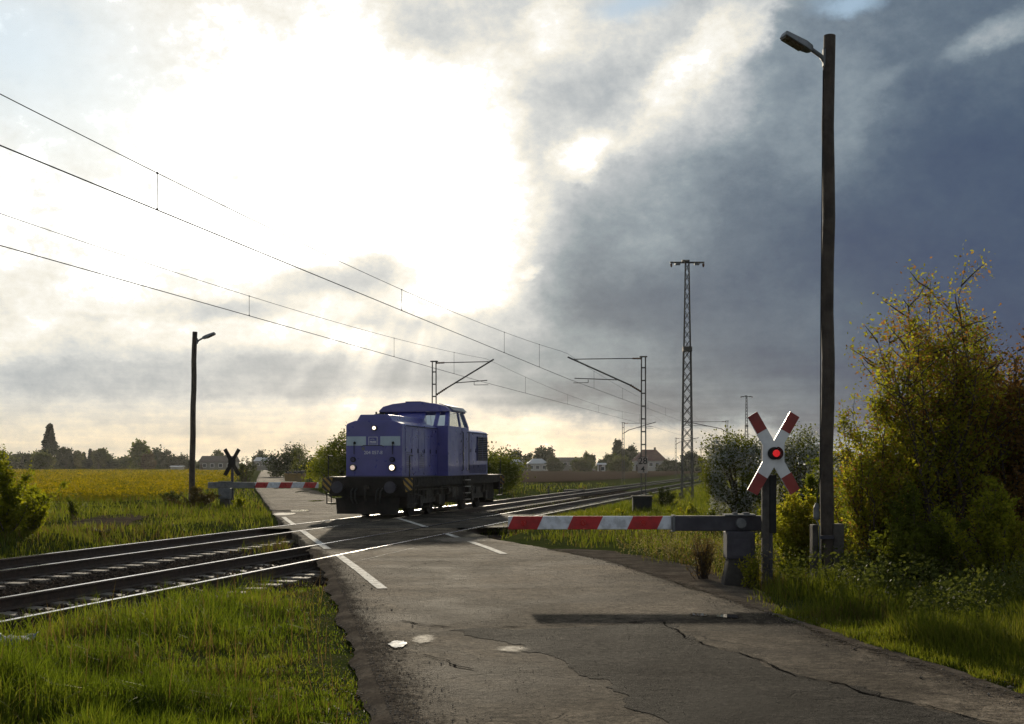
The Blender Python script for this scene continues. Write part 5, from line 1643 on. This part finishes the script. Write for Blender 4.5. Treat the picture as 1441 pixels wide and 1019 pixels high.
# wind-torn edges: displace the direction by noise
comb = nt.new('ShaderNodeCombineXYZ'); nt.link(az, comb.inputs[0]); nt.link(nt.math('MULTIPLY', el, 1.35), comb.inputs[1])
def cnoise(scale, detail, rough, off):
    nd = nt.new('ShaderNodeTexNoise'); nd.inputs['Scale'].default_value = scale; nd.inputs['Detail'].default_value = detail; nd.inputs['Roughness'].default_value = rough
    ad = nt.new('ShaderNodeVectorMath', operation='ADD'); ad.inputs[1].default_value = (off, off * .7, off * .3)
    nt.link(comb.outputs[0], ad.inputs[0]); nt.link(ad.outputs[0], nd.inputs['Vector'])
    return nd
w1 = cnoise(.16, 9, .63, 3.7)
w1s = nt.new('ShaderNodeVectorMath', operation='MULTIPLY_ADD'); nt.link(w1.outputs['Color'], w1s.inputs[0]); w1s.inputs[1].default_value = (5.0, 3.4, 0); w1s.inputs[2].default_value = (-2.5, -1.7, 0)
dirv = nt.new('ShaderNodeCombineXYZ'); nt.link(az, dirv.inputs[0]); nt.link(el, dirv.inputs[1])
pos = nt.new('ShaderNodeVectorMath', operation='ADD'); nt.link(dirv.outputs[0], pos.inputs[0]); nt.link(w1s.outputs[0], pos.inputs[1])
pos = pos.outputs[0]


def ae(px, py):
    u = (px - CX) / F; v = (HY - py) / F
    return math.degrees(math.atan(u)), math.degrees(math.atan(v * math.cos(math.atan(u))))


def blob(px, py, rx, ry_, rot, hard, p=pos):
    a, e = ae(px, py)
    mp_ = nt.new('ShaderNodeMapping', vector_type='TEXTURE')
    nt.link(p, mp_.inputs[0])
    mp_.inputs[1].default_value = (a, e, 0); mp_.inputs[2].default_value = (0, 0, math.radians(rot)); mp_.inputs[3].default_value = (rx / 31.4, ry_ / 31.4, 1)
    ln = nt.new('ShaderNodeVectorMath', operation='LENGTH'); nt.link(mp_.outputs[0], ln.inputs[0])
    return nt.rng(ln.outputs['Value'], 1.0, hard, 0, 1)


# broad tone by height for the whole sky, then cloud masses (azimuth / elevation patches)
b = nt.rng(el, 0, 60, .70, .55, False)
SKY = [
    # px, py, rx, ry, rot, value, hardness, amount
    (300, 230, 1050, 560, 0, .95, .3, 1),
    (1420, 420, 700, 330, 0, .43, .78, 1),
    (1440, 190, 420, 380, 0, .41, .74, 1),
    (880, 290, 200, 130, 0, .60, .1, .8),
    (1150, 150, 150, 190, -20, .54, .2, .8),
    (1300, 440, 420, 270, 0, .205, .15, 1),
    (1420, 260, 260, 220, 0, .27, .1, .9),
    (1050, 450, 330, 130, 0, .37, .2, .85),
    (470, 230, 330, 280, 0, 1.17, .15, 1),
    (610, 300, 150, 170, 0, 1.20, .2, 1),
    (240, 300, 420, 150, 0, 1.06, .1, 1),
    (640, 405, 110, 45, 0, 1.10, .1, .9),
    (40, 70, 260, 200, -20, .93, .1, .8),
    (600, 40, 130, 70, -12, .79, .15, .95),
    (700, 20, 60, 50, 0, .80, .1, .8),
    (770, 30, 60, 60, 0, 1.02, .1, .8),
    (820, 125, 140, 72, 8, .68, .2, .95),
    (770, 190, 60, 70, 0, .78, .1, .8),
    (985, 85, 150, 45, 52, 1.0, .1, .95),
    (1060, 30, 80, 30, 52, .95, .1, .7),
    (832, 210, 80, 42, 22, 1.06, .1, 1),
    (900, 190, 40, 30, 30, .92, .1, .8),
    (1410, 45, 100, 30, 28, .66, .0, .8),
    (1250, 105, 90, 26, 15, .52, .0, .7),
    (470, 400, 150, 40, 4, .74, .1, .9),
    (320, 432, 150, 26, 0, .76, .1, .9),
    (560, 450, 130, 36, 0, .80, .1, .85),
    (690, 470, 110, 50, 0, .74, .1, .8),
    (165, 446, 60, 14, 0, .86, .1, .8),
    (495, 470, 50, 18, 5, 1.07, .1, 1),
    (600, 434, 60, 18, 8, 1.02, .1, .9),
    (735, 385, 40, 12, 5, 1.0, .1, .9),
    (260, 535, 560, 50, 0, .70, .3, .95),
    (560, 525, 260, 50, 0, .66, .2, .9),
    (800, 510, 220, 70, 0, .55, .2, .85),
    (930, 565, 320, 52, 0, .42, .3, .95),
    (100, 500, 300, 18, 0, .86, .2, .6),
    (330, 592, 700, 40, 0, .84, .2, .9),
    (560, 578, 170, 20, 0, .90, .2, .8),
    (640, 588, 60, 12, 0, .70, .2, .6),
    (790, 628, 300, 44, 0, .90, .4, 1),
    (730, 602, 110, 28, 0, .93, .2, .9),
    (980, 622, 170, 36, 0, .78, .3, .9),
    (1200, 640, 200, 50, 0, .60, .2, .8),
    (1400, 640, 200, 40, 0, .42, .2, .8),
    (120, 612, 260, 20, 0, .76, .2, .7),
]
for px, py, rx, ry_, rot, val, hard, amt in SKY:
    f = blob(px, py, rx, ry_, rot, hard)
    if amt < 1: f = nt.math('MULTIPLY', f, amt)
    b = nt.mixf(f, b, val)
# cloud texture
n1 = cnoise(.30, 10, .66, 11.3).outputs['Fac']
n2 = cnoise(1.3, 8, .66, 23.1).outputs['Fac']
amp = nt.rng(b, .25, .9, .15, .42, False)
tex = nt.math('ADD', nt.math('MULTIPLY', nt.math('SUBTRACT', n1, .5), 1.0), nt.math('MULTIPLY', nt.math('SUBTRACT', n2, .5), .5))
b = nt.math('MULTIPLY_ADD', tex, amp, b)
# streaky layers low over the horizon
lay = nt.new('ShaderNodeCombineXYZ'); nt.link(nt.math('MULTIPLY', az, .14), lay.inputs[0]); nt.link(nt.math('MULTIPLY', el, 1.5), lay.inputs[1])
ls = nt.noise(lay.outputs[0], 1.0, 5, .55)
b = nt.math('MULTIPLY_ADD', nt.math('MULTIPLY', nt.math('SUBTRACT', ls, .5), nt.rng(el, 1.0, 7.0, .36, 0)), 1, b)
# shafts of light fanning down from the hidden sun
sa, se = ae(640, 270)
da = nt.math('SUBTRACT', az, sa); de = nt.math('SUBTRACT', el, se)
ang = nt.math('ARCTAN2', da, nt.math('MULTIPLY', de, -1))
rayv = nt.new('ShaderNodeCombineXYZ'); nt.link(nt.math('MULTIPLY', ang, 7.0), rayv.inputs[0])
rn = nt.noise(rayv.outputs[0], .75, 2, .5)
ray = nt.math('MULTIPLY', nt.rng(rn, .40, .66, -.035, .11), blob(510, 520, 190, 120, 25, .1, dirv.outputs[0]))
b = nt.math('ADD', b, ray)
cr = nt.new('ShaderNodeValToRGB'); els = cr.color_ramp.elements
RAMP = [(.12, (38, 50, 78)), (.22, (50, 65, 96)), (.32, (70, 86, 108)), (.42, (96, 111, 126)), (.55, (134, 147, 156)), (.68, (174, 180, 184)), (.80, (207, 209, 207)), (.90, (236, 232, 220)), (1.0, (254, 252, 245))]
while len(els) < len(RAMP): els.new(.5)
for e_, (t_, c_) in zip(els, RAMP):
    e_.position = t_; e_.color = lin(c_)
nt.link(b, cr.inputs[0])
col = cr.outputs[0]
warm = nt.math('MULTIPLY', nt.rng(el, 0.3, 3.6, 1, 0), nt.rng(b, .52, .8, .0, .9))
col = nt.mix(warm, col, nt.mix(1.0, col, (1.03, .91, .73, 1), 'MULTIPLY'))
hdr = nt.rng(b, .98, 1.25, 1.0, 4.0, False)
col = nt.mix(1.0, col, hdr, 'MULTIPLY')
# clear sky showing through the gaps
sky = nt.new('ShaderNodeTexSky', sky_type='NISHITA'); sky.sun_disc = False
sky.sun_elevation = math.asin(SUN.z); sky.sun_rotation = math.atan2(SUN.x, SUN.y)
sky.air_density = 1.0; sky.dust_density = .6
skyc = nt.mix(1.0, sky.outputs[0], (.12, .12, .12, 1), 'MULTIPLY')
skyc = nt.mix(nt.rng(el, 0, 2, 1, 1), skyc, skyc)
gap = nt.math('MAXIMUM', blob(30, 70, 330, 210, -20, .0), nt.math('MAXIMUM', blob(885, 2, 90, 34, 0, .1), blob(1200, -4, 80, 24, 0, .1)))
clear = nt.mix(.55, skyc, lin((196, 222, 240)))
clear2 = nt.mix(.8, skyc, lin((150, 182, 208)))
cc = nt.mix(nt.rng(az, 0, 3), clear, clear2)
col = nt.mix(nt.math('MULTIPLY', gap, .85), col, cc)
nt.link(col, bg.inputs[0]); bg.inputs[1].default_value = 1.0
# light scattered at low strength from the bare sky as well
bg2 = nt.new('ShaderNodeBackground'); nt.link(sky.outputs[0], bg2.inputs[0]); bg2.inputs[1].default_value = .004
ad = nt.new('ShaderNodeAddShader'); nt.link(bg.outputs[0], ad.inputs[0]); nt.link(bg2.outputs[0], ad.inputs[1])
nt.link(ad.outputs[0], wd.node_tree.nodes['World Output'].inputs[0])
wd.cycles.sampling_method = 'MANUAL'; wd.cycles.sample_map_resolution = 1024

hz = MB().bb(-5300, 5300, -400, 5300, -2.2, 13.2)
mh = bpy.data.materials.new('haze_air'); mh.use_nodes = True
mh.node_tree.nodes.remove(mh.node_tree.nodes['Principled BSDF'])
_h = NT(mh.node_tree); _v = _h.new('ShaderNodeVolumePrincipled')
_v.inputs['Color'].default_value = (.92, .92, .90, 1); _v.inputs['Density'].default_value = .00006; _v.inputs['Anisotropy'].default_value = .5
_h.link(_v.outputs[0], mh.node_tree.nodes['Material Output'].inputs['Volume'])
hzo = hz.build('haze', mh); hzo['kind'] = 'stuff'
SC.cycles.volume_bounces = 0

cam = bpy.data.cameras.new('camera'); co = bpy.data.objects.new('camera', cam); COL.objects.link(co)
cam.sensor_width = 36; cam.sensor_fit = 'HORIZONTAL'; cam.lens = F / 1441 * 36
co.location = (0, 0, EYE); co.rotation_euler = (math.pi / 2, 0, 0)
cam.shift_y = (HY - 509.5) / 1441
cam.clip_start = .1; cam.clip_end = 8000
SC.camera = co

SC.view_settings.view_transform = 'Standard'; SC.view_settings.look = 'None'
SC.view_settings.exposure = 0; SC.view_settings.gamma = 1
SC.render.engine = 'CYCLES'
SC.cycles.use_denoising = True; SC.cycles.denoising_prefilter = 'NONE'
SC.cycles.max_bounces = 6; SC.cycles.diffuse_bounces = 3; SC.cycles.glossy_bounces = 3; SC.cycles.transparent_max_bounces = 8; SC.cycles.transmission_bounces = 4
SC.cycles.sample_clamp_indirect = 4
